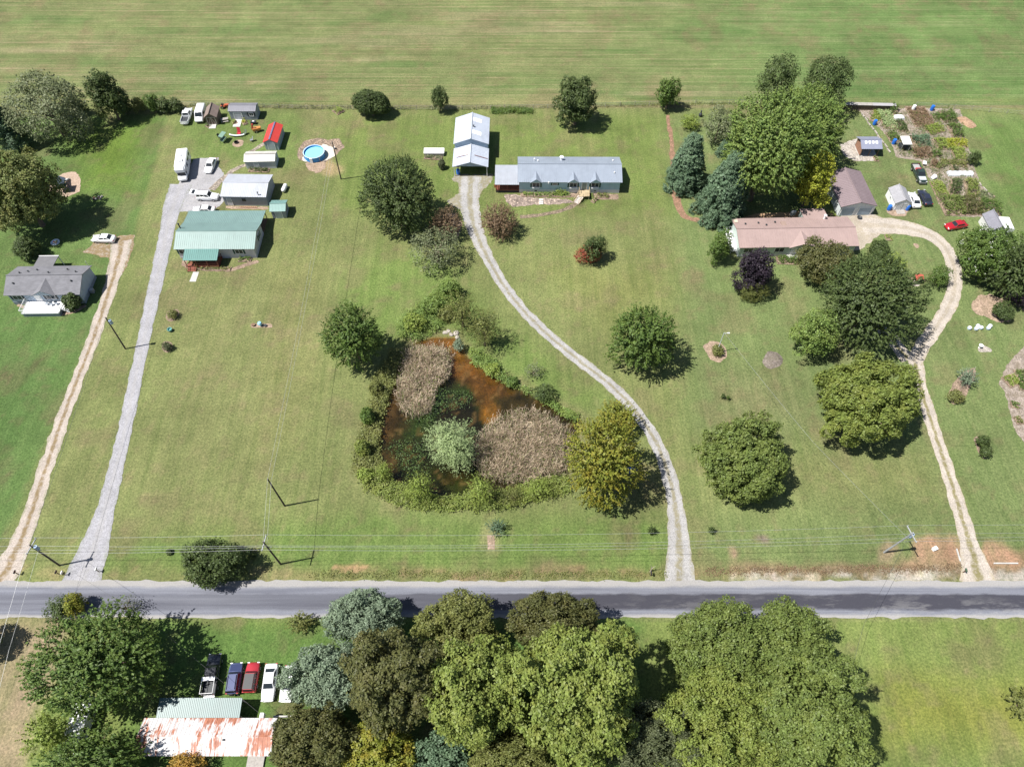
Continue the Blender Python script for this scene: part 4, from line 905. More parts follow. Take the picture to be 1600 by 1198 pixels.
q = MB().box(.6, -4.6, .05, 1.1, .95, .08); 
wk = sheet('paved_walk', [(302, 425), (311, 425), (306, 440), (296, 440)], CONC, .03, .03, 50, sm=0)
# ---------------- 3 big pale metal garage
SLV = metalroof('pale_metal', (.40, .42, .465)); GRW = siding('grey_metal_wall', (.30, .33, .38), 9.)
B = Bld('metal_garage', 'grey garage with broad pale metal roof behind the green-roofed house', 'garage', (353, 321), (419.5, 322), D=6.6, h=2.7)
B.walls(GRW, .75); B.roof(SLV, .75, over=.3, rib=.35)
B.door('f', -3.4, .9, 2., pm('slate_door', (.5, .52, .56), .6)); B.window('f', -.2, 1.6, .7, .6, DARK); B.vent(3.2, .2, 2.8, .1, .8, DARK, 'flue_pipe')
B.door('l', 3., 2.4, 2.1, WHITE, name='garage_door', panels=4)
for i in range(9): B.part('edging_stone', MB().box(-1.2 + i * .42, -.55, .09, .32, .22, .2, .2 * i), pm('brick_edging', (.36, .2, .13), .9))
# ---------------- 4 little green-roofed shed
B = Bld('small_shed', 'little shed with green metal roof right of the pale metal garage', 'shed', (427, 341.2), (448.4, 340.6), D=3.0, h=2.1)
B.walls(GRW, .55); B.roof(metalroof('mint_metal', (.16, .28, .26)), .55, over=.25, rib=.3); B.door('f', 0, 1.3, 1.75, pm('pale_door', (.5, .55, .6), .6))
# ---------------- 5 cream shed
CREAM = pm('cream_metal', (.72, .71, .66), .45, .05)
B = Bld('cream_shed', 'long cream metal shed between the red-roofed shed and the garage', 'shed', (386, 264), (432.5, 263), D=3.3, h=2.0)
B.walls(pm('cream_wall', (.5, .52, .56), .6), .62); rf = B.roof(metalroof('cream_roof', (.55, .54, .50)), .62, over=.15, rib=.4, cap=False)
B.part('ridge_board', MB().box(0, 1.65, 2.75, B.L, .3, .05), WOODG, rf); B.door('f', -.9, .9, 1.7, pm('cream_door', (.55, .57, .6), .6)); B.window('r', 1.8, 1.3, .6, .5)
# ---------------- 6 red-roofed shed
REDM = metalroof('red_metal', (.50, .055, .045)); 
B = Bld('red_roof_shed', 'grey shed with bright red metal roof', 'shed', (416, 234.6), (436.5, 234.9), D=6.1, h=2.2)
B.walls(pm('blue_grey_wall', (.33, .38, .42), .6), .75, 'y'); rf = B.roof(REDM, .75, 'y', .18, .4, cap=False)
B.part('ridge_vent', MB().box(0, B.D / 2, 3.02, .34, B.D + .3, .06), pm('dark_ridge', (.12, .12, .2), .5, .4, 3), rf); B.door('f', 0, 1.5, 1.9, pm('shed_door_grey', (.4, .45, .5), .6))
# ---------------- 7 brown shingled shed
BSH = shingle('brown_shingles', (.19, .145, .125)); BRW = siding('brown_siding', (.15, .115, .095))
B = Bld('brown_shed', 'brown shingled shed with trellis front between the van and the grey shed', 'shed', (324.4, 195.6), (342, 195), D=3.8, h=2.2)
B.walls(BRW, .95, 'y'); B.roof(BSH, .95, 'y', .2, 0); d_ = B.door('f', 0, 1.8, 1.9, pm('brown_door', (.11, .07, .055), .7), .1, pm('tan_trim', (.5, .45, .4), .6))
link('brace', MB().box(-.45, -.05, 0, .07, .04, 2., 0, R(22)).box(.45, -.05, 0, .07, .04, 2., 0, R(-22)).box(0, -.05, 0, .08, .04, 1.9).mesh('brace', pm('tan_trim', (.5, .45, .4), .6)), d_)
B.part('ramp', MB().slab([(-.8, -1.4, .05), (.8, -1.4, .05), (.8, -.05, .2), (-.8, -.05, .2)], .05), CONC)
# ---------------- 8 long grey shed
B = Bld('grey_shed', 'long grey shed with one window on the back fence beside the brown shed', 'shed', (362, 187.5), (403, 187.5), D=3.0, h=2.4)
B.walls(GRW, .5); B.roof(metalroof('slate_metal', (.19, .19, .22), .6), .5, over=.15, rib=.4); B.door('f', -1.2, 1.8, 1.95, pm('slate_door2', (.36, .38, .43), .6)); B.window('f', 2.0, 1.5, 1., .9, WHITE, DARK)
B.part('ramp', MB().slab([(-2.3, -2.6, .04), (-.6, -2.6, .04), (-.6, -.05, .16), (-2.3, -.05, .16)], .05), pm('pale_ramp', (.55, .54, .52), .8))
# ---------------- 9 barn with carport
BRN = siding('barn_blue_metal', (.33, .43, .53), 8.); BROOF = metalroof('barn_metal_roof', (.42, .46, .53))
a = P(707.8, 224.8, 4.2); 
B = Bld('barn', 'tall blue-grey metal barn with skylights and an open carport in front', 'barn', (712, 247.7), (763, 248), D=8.9, h=4.1)
B.walls(BRN, 1.35, 'y'); rf = B.roof(BROOF, 1.35, 'y', .22, .45)
SKY = pm('skylight_panel', (.85, .85, .84), .5, .04)
for y in (2.4, 6.9):
    for sg in (-1, 1):
        f = lambda w_: B.h + 1.35 - 1.35 / (B.L / 2) * w_ + .115
        q = [(sg * .25, y - .6, f(.25)), (sg * .25, y + .6, f(.25)), (sg * 2.2, y + .6, f(2.2)), (sg * 2.2, y - .6, f(2.2))]
        if sg > 0: q = q[::-1]
        B.part('skylight', MB().slab(q, .06), SKY, rf)
B.vent(.45, 4.2, 5.4, .12, .3, DARK, parent=rf)
cp = link('carport', None, B.o, (0, 0, 0)); Dc = 6.1; B.roof(BROOF, 1.2, 'y', .22, .45, y0=-Dc, D=Dc - .25, h=2.75, parent=cp)
g_ = MB().add([(-B.L / 2, -Dc, 2.75), (B.L / 2, -Dc, 2.75), (0, -Dc, 3.95)], [(0, 1, 2)]); g_.build('gable_panel', BRN, cp)
MB().box(-1.9, -3.6, 3.52, 2.6, .1, .06, 0, R(-18)).build('roof_seam', REDW, cp); MB().box(2.3, -3.7, 3.40, 3.0, .1, .06, 0, R(19)).build('roof_seam', REDW, cp); MB().slab([(-1.3, -3.6, 3.77), (-.2, -3.6, 4.05), (-.2, -2.6, 4.05), (-1.3, -2.6, 3.77)], .06).build('skylight', SKY, cp)
for x in (-B.L / 2 + .1, B.L / 2 - .1):
    for y in (-Dc + .1, -Dc / 2): MB().box(x, y, 1.35, .14, .14, 2.7).build('post', WHITE, cp)
# ---------------- 10 blue house
BLU = siding('light_blue_siding', (.40, .56, .68)); BLR = metalroof('blue_metal_roof', (.235, .27, .325)); WSK = pm('white_skirting', (.66, .68, .70), .7, .06)
B = Bld('blue_house', 'long light-blue house with blue metal roof and three small front gables', 'house', (811.5, 301), (966.7, 301.5), D=7.6, h=3.25)
B.walls(BLU, 1.3, base=(.9, WSK)); rf = B.roof(BLR, 1.3, over=.4, rib=.45)
for px in (837.5, 895.5, 929.5):
    x = B.loc((px, 293), 1.6).x; gable_front(B, x, 1.15, BLU, BLR, .75, 3.2); B.window('f', x, 2.15, 1.6, 1.15, WHITE, GSH)
    B.part('flower_box', MB().box(x, -.15, 1.45, 1.6, .28, .22), WHITE)
xk = B.loc((867, 290), 2.).x; B.window('f', xk, 2.4, .9, .55, WHITE, GSH); xd = B.loc((913, 293), 1.8).x; B.door('f', xd, .95, 2., pm('teal_door', (.18, .24, .25), .5), .9)
for px in (837, 872, 929): B.part('skirting_vent', MB().box(B.loc((px, 299)).x, -.05, .55, .5, .05, .25), DARK)
dk = link('front_deck', None, B.o, (xd, 0, 0)); TANW = pm('tan_deck_wood', (.42, .33, .21), .85, .15, 3)
deck(dk, -1.1, 1.1, -2.2, -.05, .9, TANW, .3); railing(dk, [(1.1, -.1), (1.1, -2.2), (.1, -2.2)], .9, TANW, .95, .25); railing(dk, [(-1.1, -.1), (-1.1, -1.3)], .9, TANW, .95, .25)
stairs(dk, -.75, -2.0, .9, 6, 1.3, (-.75, -1), pm('pale_steps', (.5, .45, .42), .8), TANW)
for px, py in ((835, 249.5), (840.5, 252), (846.5, 257.8)): p = B.loc((px, py), 4.2); B.vent(p.x, p.y, 4.15, .1, .3, WHITE, parent=rf)
for px, py in ((857.5, 282), (957.5, 252), (960, 270)): p = B.loc((px, py), 4.); B.vent(p.x, p.y, B.h + 1.3 * max(0, 1 - abs(p.y - 3.8) / 3.8) + .05, .1, .25, WHITE, parent=rf)
p = B.loc((877.5, 244), 4.3); B.vent(p.x, 6.2, 3.9, .28, .7, WHITE, 'chimney_vent', rf)
sp = link('side_porch', None, B.o, (-B.L / 2, 0, 0)); WP = 5.3
q = MB(); q.slab([(-WP, -.4, 2.5), (-.02, -.4, 2.5), (-.02, 3., 2.95), (-WP, 3., 2.95)], .08); q.slab([(-WP, 3., 2.95), (-.02, 3., 2.95), (-.02, 5.8, 2.7), (-WP, 5.8, 2.7)], .08)
for i in range(13):
    u = -WP + .04 + i * (WP - .1) / 12; q.slab([(u - .03, -.4, 2.535), (u + .03, -.4, 2.535), (u + .03, 3., 2.985), (u - .03, 3., 2.985)], .033)
q.build('porch_roof', metalroof('grey_blue_metal', (.32, .34, .38)), sp)
deck(sp, -WP + .2, -.05, 0, 5.4, .75, REDW, .35)
for x in (-WP + .25, -2.6, -.15): MB().box(x, .05, 1.6, .12, .12, 1.75).build('porch_post', REDW, sp)
for x in (-WP + .25, -2.6): MB().box(x, 5.3, 1.6, .12, .12, 1.9).build('porch_post', REDW, sp)
railing(sp, [(-WP + .25, 5.3), (-WP + .25, .05), (-.15, .05)], .75, REDW, .95, .2); MB().box(-WP / 2, .03, .36, WP - .4, .05, .7).build('lattice', pm('dark_lattice', (.05, .045, .05), .8), sp)
MB().box(-WP + .1, -.25, 2., .5, .12, .9).build('porch_screen', pm('rust_screen', (.42, .13, .07), .7), sp)
# ---------------- 11 mauve house
MAU = metalroof('mauve_roof', (.305, .225, .21), .6); PGR = siding('pale_green_siding', (.50, .58, .54))
B = Bld('mauve_roof_house', 'long pale green house with mauve roof behind the purple tree', 'house', (1152, 401), (1330, 398), D=7.6, h=2.9)
B.walls(PGR, 1.0, base=(.6, WSK)); rf = B.roof(MAU, 1.0, over=.4, rib=.5)
x = B.loc((1256, 385), 2.9).x; gable_front(B, x, 2.6, PGR, MAU, .85, 3.4); 
for px, py in ((1219, 396), (1170, 396), (1290, 395)): B.window('f', B.loc((px, py), 1.6).x, 1.75, 1.9, 1.2, WHITE, None)
B.door('f', x - 1.5, 1.0, 2., WHITE, .5); B.part('porch_step', MB().box(x - 1.5, -.6, .25, 2.2, 1.1, .5), CONC)
xa, xb = B.loc((1254, 335), 3.).x, B.loc((1292, 335), 3.).x
q = MB(); q.slab([(xa, 7.2, 3.05), (xb, 7.2, 3.05), (xb, 10.7, 2.75), (xa, 10.7, 2.75)], .1); q.build('rear_addition_roof', MAU, B.o)
MB().prism([(xa + .2, 7.61), (xb - .2, 7.61), (xb - .2, 10.5), (xa + .2, 10.5)], 0, 2.66).build('rear_addition_wall', PGR, B.o)
for px, py in ((1164.5, 350), (1185, 348), (1197, 352.5), (1211, 346.5)): p = B.loc((px, py), 3.6); B.vent(p.x, p.y, B.h + 1.0 * max(0, 1 - abs(p.y - 3.8) / 3.8) + .05, .13, .25, DARK, parent=rf)
p = B.loc((1224.5, 350), 3.6); B.part('roof_hatch', MB().box(p.x, p.y, 3.55, 1., 1.3, .25), pm('hatch_brown', (.25, .18, .15), .7), rf)
p = B.loc((1150, 345), 3.5); B.part('roof_hatch', MB().box(p.x, p.y, 3.4, .7, .8, .2), pm('hatch_tan', (.5, .42, .33), .7), rf)
p = B.loc((1290, 343.5), 3.4); B.vent(p.x, 7.3, 3.1, .2, .9, WHITE, 'chimney_vent', rf)
deck(B.o, -B.L / 2 - 1.3, -B.L / 2 - .05, 1., 7., .6, WHITE, .3, None, 'x', 'side_deck'); railing(B.o, [(-B.L / 2 - .1, 7), (-B.L / 2 - 1.3, 7), (-B.L / 2 - 1.3, 1), (-B.L / 2 - .1, 1)], .6, WHITE, .95, .3)
# ---------------- 12 mauve garage
MAU2 = metalroof('mauve_garage_roof', (.20, .155, .165), .6)
B = Bld('double_garage', 'white two-door garage with mauve roof beside the mauve house', 'garage', (1308, 337.4), (1360, 335.6), D=10.4, h=2.7)
B.walls(pm('garage_white', (.62, .66, .67), .6), 1.05, 'y'); B.roof(MAU2, 1.05, 'y', .3, .5)
for u in (-1.85, 1.85): B.door('f', u, 2.7, 2.1, pm('garage_door_blue', (.30, .38, .45), .55), name='garage_door', panels=4)
MB().box(B.L / 2 + .4, 1.2, 1., .6, 1.1, 2.).build('side_cabinet', WHITE, B.o); B.part('side_light', MB().box(B.L / 2 + .1, 7.6, 2.1, .2, .4, .4), WHITE)
# ---------------- 13 white shed
B = Bld('white_shed', 'white shed with grey gable roof beside the white coupe', 'shed', (1393, 328.4), (1418, 328.4), D=4.6, h=2.0)
B.walls(pm('shed_white', (.72, .73, .74), .6), .95, 'y'); B.roof(shingle('shed_grey_shingles', (.27, .27, .29)), .95, 'y', .15, 0)
for u in (-.62, .62): B.door('f', u, 1.1, 1.7, pm('shed_door_pale', (.58, .6, .62), .6), .1)
B.window('l', 2.4, 1.3, .6, .5); B.part('ramp', MB().slab([(-.9, -1.2, .05), (.9, -1.2, .05), (.9, -.05, .15), (-.9, -.05, .15)], .05), WOODG)
# ---------------- 14 open garden pavilion
B = Bld('garden_pavilion', 'small open timber pavilion with grey metal roof near the garden', 'pavilion', (1341.5, 244.5), (1370, 244.5), D=3.8, h=2.3)
rf = B.roof(metalroof('pavilion_roof', (.22, .235, .31)), .8, over=.3, rib=.4)
for x in (-1.9, 0, 1.9):
    for y in (.1, 3.7): B.part('post', MB().box(x, y, 1.15, .14, .14, 2.3), WOODB)
B.part('rear_wall', MB().box(0, 3.7, 1.1, 3.7, .08, 2.2), WOODB); B.part('side_wall', MB().box(-1.9, 1.9, 1.1, .08, 3.4, 2.2), pm('brick_brown', (.26, .14, .09), .9, .2, 4)); B.part('bench', MB().box(.4, 2.9, .45, 2.2, .6, .1).box(.4, 2.9, .2, 2., .4, .4), WOODB)
B.part('floor', MB().box(0, 1.9, .06, 4.1, 3.9, .1), CONC)
for x in (-1.2, -.4, .4, 1.2): B.part('skylight', MB().slab([(x - .25, .9, 2.77), (x + .25, .9, 2.77), (x + .25, 1.5, 3.03), (x - .25, 1.5, 3.03)], .03), SKY, rf)
# ---------------- 15 white canopy in the garden
c0 = P(1410, 233)
o = thing('garden_canopy', 'small white flat canopy on posts in the vegetable garden', 'canopy', (c0.x, c0.y, 0))
MB().slab([(-1., -1., 2.05), (1., -1., 2.05), (1., 1.6, 2.3), (-1., 1.6, 2.3)], .08).build('canopy_top', WHITE, o)
for x in (-.92, .92):
    for y in (-.9, 1.5): MB().box(x, y, 1.02, .08, .08, 2.04).build('post', STEEL, o)
MB().box(0, .4, .5, 1.5, 1.5, .9).build('work_bench', DARK, o)
# ---------------- 16 sheds at the right edge
B = Bld('grey_roof_shed', 'shed with steep grey roof half hidden behind the crepe myrtle', 'shed', (1541, 371), (1563, 371), D=4.6, h=2.1)
B.walls(pm('shed_pale', (.6, .6, .6), .7), 1.1, 'y'); B.roof(shingle('blue_grey_shingles', (.18, .18, .21)), 1.1, 'y', .2, 0); B.door('f', 0, 1.2, 1.8, WHITE)
# ---------------- 17 sheds south of the road
RUST = rusty()
B = Bld('rusty_roof_barn', 'long low barn with white roof streaked by rust at the bottom left', 'barn', Vector((-48.2, 11.75, 0)), Vector((-31.4, 11.75, 0)), D=3.7, h=2.6)
B.walls(pm('barn_grey_boards', (.25, .24, .22), .9, .2, 2), .6); rf = B.roof(RUST, .6, over=.4, rib=.6)
for u in (-6, -2, 3): B.window('f', u, 1.5, 1.1, .9, WHITE)
B.door('f', .6, 1., 2., DARK); p = None; B.vent(2.5, 1.4, 3.05, .09, .25, DARK, parent=rf); B.part('chimney_box', MB().box(B.L / 2 - 1.6, 4.35, 2.6, .5, .6, .9), WHITE)
B.part('front_step', MB().box(6.2, -1., .15, 2.2, 1.8, .3), WOODG)
a = P(243, 1124, 2.6); b_ = P(373.5, 1124, 2.6)
o = thing('green_carport', 'open carport with ribbed green metal roof behind the rusty barn', 'carport', ((a.x + b_.x) / 2, a.y + .1, 0)); Lc = (b_.x - a.x) / 2; q = MB()
dy = P(373, 1091, 2.9).y - a.y
q.slab([(-Lc, .15, 2.62), (Lc, .15, 2.62), (Lc, dy, 2.95), (-Lc, dy, 2.95)], .08)
for i in range(46): u = -Lc + .04 + i * (2 * Lc - .08) / 45; q.slab([(u - .03, .15, 2.665), (u + .03, .15, 2.665), (u + .03, dy, 2.995), (u - .03, dy, 2.995)], .044)
q.build('roof', metalroof('carport_green', (.07, .14, .14)), o)
for i in range(4):
    for y in (.4, dy - .2): MB().box(-Lc + .2 + i * (2 * Lc - .4) / 3, y, 1.27, .14, .14, 2.54).build('post', WOODG, o)
B.part('low_wall', MB().box(B.L / 2 + .9, 4.6, .3, 3.4, .2, .6), CONC)
# ================================================================ VEHICLES
def paintm(name, c, rough=.25):
    if name in MATS: return MATS[name]
    m, t, b, N, L = nodes(name); v = mapping(t, (1, 1, 1))
    L(ramp(t, noise(t, 1.5, 4, .6, v), [(.3, [x * .94 for x in c]), (.7, [min(1, x * 1.05) for x in c])]), b.inputs['Base Color'])
    b.inputs['Roughness'].default_value = rough; b.inputs['Coat Weight'].default_value = .5; b.inputs['Coat Roughness'].default_value = .1; MATS[name] = m; return m
CW = paintm('car_white', (.72, .73, .74)); LAMP = pm('headlight_glass', (.7, .7, .72), .15, .05); TAIL = pm('tail_light', (.35, .02, .02), .25, .1)
RIM = pm('alloy_rim', (.45, .45, .47), .35, .1, metal=.7); CGL, t, b, N, L = nodes('car_glass'); b.inputs['Base Color'].default_value = (.02, .025, .03, 1); b.inputs['Roughness'].default_value = .05
WHEELS = {}
def wheel(parent, x, y, r=.33, wd=.22):
    if r not in WHEELS:
        WHEELS[r] = (MB().cyl((0, -wd / 2, 0), (0, wd / 2, 0), r, r, 14).mesh('wheel', BLACK, .03), MB().cyl((0, -wd / 2 - .012, 0), (0, wd / 2 + .012, 0), r * .62, r * .62, 10).mesh('rim', RIM))
    o = link('wheel', WHEELS[r][0], parent, (x, y, r)); link('rim', WHEELS[r][1], o)
def ring(x, w_, zb, zt, sh=.1, tw=.9):
    zm = zb + (zt - zb) * .55
    return [(x, -w_ * .93, zb), (x, -w_, zb + .14), (x, -w_, zm), (x, -w_ * .985, zt - sh), (x, -w_ * tw, zt), (x, w_ * tw, zt), (x, w_ * .985, zt - sh), (x, w_, zm), (x, w_, zb + .14), (x, w_ * .93, zb)]
def quadpanel(o, name, pts, mat, off=.012):
    q = [Vector(p) for p in pts]; c = sum(q, Vector()) / 4; n = (q[1] - q[0]).cross(q[3] - q[0]).normalized()
    if n.dot(c - Vector((0, 0, .6))) < 0: q = q[::-1]; n = -n
    return MB().slab([p + n * off for p in q], .03).build(name, mat, o)
def lerp3(a, b_, t_): return tuple(a[i] + (b_[i] - a[i]) * t_ for i in range(3))
def inset(a, b_, c, d, u0, u1, v0, v1):
    """sub-quad of bilinear patch a(bl) b(br) c(tr) d(tl)"""
    f = lambda u, v: lerp3(lerp3(a, b_, u), lerp3(d, c, u), v)
    return [f(u0, v0), f(u1, v0), f(u1, v1), f(u0, v1)]
def cabin(o, mat, xb0, xb1, xr0, xr1, zb, zr, wb, wr, name='cabin', pillars=1, rear=True, rmat=None):
    bl = [(xb0, -wb, zb), (xb1, -wb, zb), (xb1, wb, zb), (xb0, wb, zb)]; tp = [(xr0, -wr, zr), (xr1, -wr, zr), (xr1, wr, zr), (xr0, wr, zr)]
    c = MB().add(bl + tp, [(3, 2, 1, 0), (4, 5, 6, 7), (0, 1, 5, 4), (1, 2, 6, 5), (2, 3, 7, 6), (3, 0, 4, 7)]).build(name, mat, o, .05, False)
    quadpanel(o, 'windshield', inset(bl[1], bl[2], tp[2], tp[1], .06, .94, .12, .92), CGL)
    if rear: quadpanel(o, 'rear_window', inset(bl[3], bl[0], tp[0], tp[3], .08, .92, .2, .9), CGL)
    for a, b_, c_, d in ((bl[0], bl[1], tp[1], tp[0]), (bl[2], bl[3], tp[3], tp[2])):
        n = pillars + 1
        for i in range(n): quadpanel(o, 'side_window', inset(a, b_, c_, d, .05 + .9 * i / n + .02, .05 + .9 * (i + 1) / n - .02, .16, .86), CGL)
    if rmat: MB().box((xr0 + xr1) / 2, 0, zr + .015, abs(xr1 - xr0) * .96, wr * 1.9, .03).build('roof_panel', rmat, o)
    return c
def lights(o, L_, w_, z):
    for sg in (-1, 1):
        MB().box(L_ / 2 - .06, sg * w_ * .74, z, .14, .36, .15).build('headlight', LAMP, o, .03); MB().box(-L_ / 2 + .05, sg * w_ * .8, z + .14, .12, .3, .16).build('tail_light', TAIL, o, .03)
        MB().box(L_ * .17, sg * (w_ + .09), z + .3, .12, .18, .12).build('mirror', BLACK, o, .03)
def vehicle(kind, name, label, cat, front, rear, mat, L_=None, roof=None, rack=False, hatch=False, spare=False, hood=None, load=None):
    a, b_ = P(front[0], front[1], .5), P(rear[0], rear[1], .5); c = (a + b_) / 2; rz = math.atan2(a.y - b_.y, a.x - b_.x)
    o = thing(name, label, cat, (c.x, c.y, .03), rz)
    if kind in ('sedan', 'coupe', 'suv', 'hatch'):
        L_ = L_ or {'sedan': 4.75, 'coupe': 4.7, 'suv': 4.6, 'hatch': 4.2}[kind]; w_ = .9 if kind != 'suv' else .92; l = L_
        zt = {'sedan': .95, 'coupe': .92, 'suv': 1.08, 'hatch': .95}[kind]; zr = {'sedan': 1.44, 'coupe': 1.34, 'suv': 1.75, 'hatch': 1.5}[kind]
        tail = zt if kind in ('sedan', 'coupe') else zt
        MB().loft([ring(-.5 * l, w_ * .78, .36, zt - .2), ring(-.485 * l, w_ * .93, .27, zt - .05), ring(-.40 * l, w_, .22, tail), ring(0, w_, .2, zt + .02), ring(.2 * l, w_, .2, zt), ring(.36 * l, w_ * .98, .22, zt - .1), ring(.46 * l, w_ * .92, .24, zt - .2), ring(.5 * l, w_ * .72, .3, zt - .32)]).build('body', mat, o, 0, True)
        xs = {'sedan': (-.38, .20, -.22, .05), 'coupe': (-.40, .17, -.18, .02), 'suv': (-.48, .20, -.44, .08), 'hatch': (-.47, .22, -.38, .06)}[kind]
        cabin(o, mat, xs[0] * l, xs[1] * l, xs[2] * l, xs[3] * l, zt - .04, zr, w_ * .9, w_ * .72, 'cabin', {'suv': 2}.get(kind, 1), True, roof)
        r = .36 if kind == 'suv' else .32
        for x in (-.29 * l, .31 * l):
            for sg in (-1, 1): wheel(o, x, sg * (w_ - .09), r)
        lights(o, l, w_, zt - .25)
        MB().box(.5 * l - .02, 0, .42, .1, w_ * 1.5, .18).build('bumper', BLACK if kind == 'suv' else mat, o, .04)
        if kind == 'suv' and not roof:
            for sg in (-1, 1): MB().cyl((-.4 * l, sg * .55, zr + .06), (.05 * l, sg * .55, zr + .06), .03, .03, 6).build('roof_rail', BLACK, o)
        if hatch: MB().slab([(-.46 * l, -.75, zr + .02), (-.46 * l, .75, zr + .02), (-.46 * l - 1.15, .72, zr + .22), (-.46 * l - 1.15, -.72, zr + .22)], .07).build('open_tailgate', mat, o); quadpanel(o, 'tailgate_glass', [(-.46 * l - .2, -.6, zr + .07), (-.46 * l - .2, .6, zr + .07), (-.46 * l - .75, .58, zr + .165), (-.46 * l - .75, -.58, zr + .165)], CGL, .02)
        if spare: MB().cyl((-.5 * l - .02, 0, .85), (-.5 * l - .2, 0, .85), .33, .33, 12).build('spare_wheel', BLACK, o)
        if hood: MB().slab([(.22 * l, -.72, zt + .0), (.44 * l, -.66, zt - .13), (.44 * l, .66, zt - .13), (.22 * l, .72, zt + .0)], .03).build('hood_panel', hood, o)
    elif kind == 'pickup':
        l = L_ or 5.6; w_ = .96
        MB().loft([ring(-.5 * l, w_ * .95, .45, .8, .05), ring(-.1 * l, w_, .4, .8, .05), ring(.05 * l, w_, .36, 1.12), ring(.22 * l, w_, .36, 1.12), ring(.44 * l, w_ * .96, .4, 1.02), ring(.5 * l, w_ * .86, .45, .85)]).build('body', mat, o, 0, True)
        cabin(o, mat, -.10 * l, .24 * l, -.055 * l, .12 * l, 1.08, 1.78, w_ * .93, w_ * .75, 'cab', 1, True)
        MB().prism([(-.1 * l, -w_ * .93), (.02 * l, -w_ * .93), (.02 * l, w_ * .93), (-.1 * l, w_ * .93)], .7, 1.1).build('cab_back', mat, o)
        for sg in (-1, 1): MB().box(-.3 * l, sg * w_ * .93, .96, .40 * l, .1, .36).build('bed_side', mat, o, .03)
        MB().box(-.495 * l, 0, .95, .08, w_ * 1.8, .38).build('tailgate', mat, o, .02); MB().box(-.3 * l, 0, .82, .38 * l, w_ * 1.7, .03).build('bed_floor', load or DARK, o)
        for x in (-.31 * l, .33 * l):
            for sg in (-1, 1): wheel(o, x, sg * (w_ - .1), .38)
        lights(o, l, w_, .85); MB().box(.5 * l, 0, .5, .12, w_ * 1.7, .2).build('bumper', STEEL, o, .03); MB().box(-.52 * l, 0, .5, .12, w_ * 1.6, .16).build('rear_bumper', STEEL, o, .03)
        if hood: MB().slab([(.25 * l, -.78, 1.14), (.43 * l, -.74, 1.06), (.43 * l, .74, 1.06), (.25 * l, .78, 1.14)], .03).build('hood_panel', hood, o)
        if rack:
            mb = MB(); z = 1.9
            for sg in (-1, 1):
                mb.cyl((-.48 * l, sg * .85, z), (-.1 * l, sg * .85, z), .035, .035, 6)
                for x in (-.48 * l, -.12 * l): mb.cyl((x, sg * .85, 1.1), (x, sg * .85, z), .05, .05, 6)
            for x in (-.48 * l, -.12 * l): mb.cyl((x, -.85, z), (x, .85, z), .04, .04, 6)
            mb.box(-.14 * l, 0, z, .5, 1.7, .05); mb.build('ladder_rack', WHITE, o)
        if load: MB().box(-.16 * l, .1, .98, .9, 1.2, .35).build('tool_box', pm('red_box', (.35, .05, .05), .6), o, .03)
    elif kind == 'van':
        l = L_ or 5.3; w_ = 1.0
        MB().loft([ring(-.5 * l, w_ * .94, .35, 1.95, .25, .8), ring(-.46 * l, w_, .3, 2.12, .2, .85), ring(.16 * l, w_, .3, 2.15, .2, .85), ring(.20 * l, w_, .3, 2.05, .3, .8), ring(.34 * l, w_ * .98, .3, 1.25, .12), ring(.47 * l, w_ * .93, .32, 1.02, .12), ring(.5 * l, w_ * .8, .4, .8)]).build('body', mat, o, 0, True)
        quadpanel(o, 'windshield', [(.325 * l, -.82, 1.36), (.325 * l, .82, 1.36), (.205 * l, .74, 2.02), (.205 * l, -.74, 2.02)], CGL, .03)
        for sg in (-1, 1): MB().box(.1 * l, sg * w_ * .985, 1.55, .8, .06, .5).build('side_window', CGL, o); MB().box(-.2 * l, sg * 1.0, 1.05, 1.6, .02, .05).build('side_moulding', DARK, o)
        for x in (-.3 * l, .33 * l):
            for sg in (-1, 1): wheel(o, x, sg * (w_ - .1), .36)
        lights(o, l, w_, .8); MB().box(.5 * l, 0, .48, .1, w_ * 1.6, .22).build('bumper', BLACK, o, .04)
    return o
vehicle('pickup', 'parked_pickup', 'white pickup truck parked at the back fence beside the white van', 'pickup truck', (296, 171), (288.5, 194), CW)
vehicle('van', 'parked_van', 'white van parked between the white pickup and the brown shed', 'van', (310.5, 193), (318, 168), CW)
vehicle('sedan', 'parked_car', 'white sedan parked beside the motorhome on the gravel apron', 'car', (324.5, 270), (334, 248.5), CW)
vehicle('suv', 'parked_suv', 'white four-wheel-drive with its tailgate open beside the pale garage', 'car', (341, 308.5), (308, 307.5), CW, 4.7, hatch=True)
vehicle('sedan', 'parked_car', 'white car half hidden behind the green house roof', 'car', (302, 329), (336, 329), CW)
vehicle('sedan', 'parked_car', 'white sedan parked alone on the west gravel pad', 'car', (146, 373), (179, 374), CW)
vehicle('pickup', 'parked_pickup', 'dark green pickup with red box in its bed beside the vegetable garden', 'pickup truck', (1442, 287), (1428.5, 258), paintm('car_dark_green', (.025, .04, .035)), 6.0, hood=paintm('car_hood_reflection', (.45, .48, .5)), load=pm('bed_grey', (.3, .3, .3), .8))  # silvery hood panel: reflection on the dark hood, painted in as colour
vehicle('coupe', 'parked_car', 'white coupe parked between the white shed and the dark blue car', 'car', (1423.5, 301), (1433, 325), CW)
vehicle('sedan', 'parked_car', 'dark blue car parked beside the white coupe', 'car', (1439, 298), (1451, 321), paintm('car_navy', (.022, .026, .045)))
vehicle('sedan', 'parked_car', 'red car nosing out from under the crepe myrtle', 'car', (1477.5, 355.5), (1509, 350), paintm('car_red', (.33, .012, .02)), 4.5)
vehicle('pickup', 'parked_pickup', 'black pickup with white ladder rack in the lower left yard', 'pickup truck', (337, 1027), (328, 1082), paintm('car_black', (.014, .016, .022)), 5.5, rack=True)
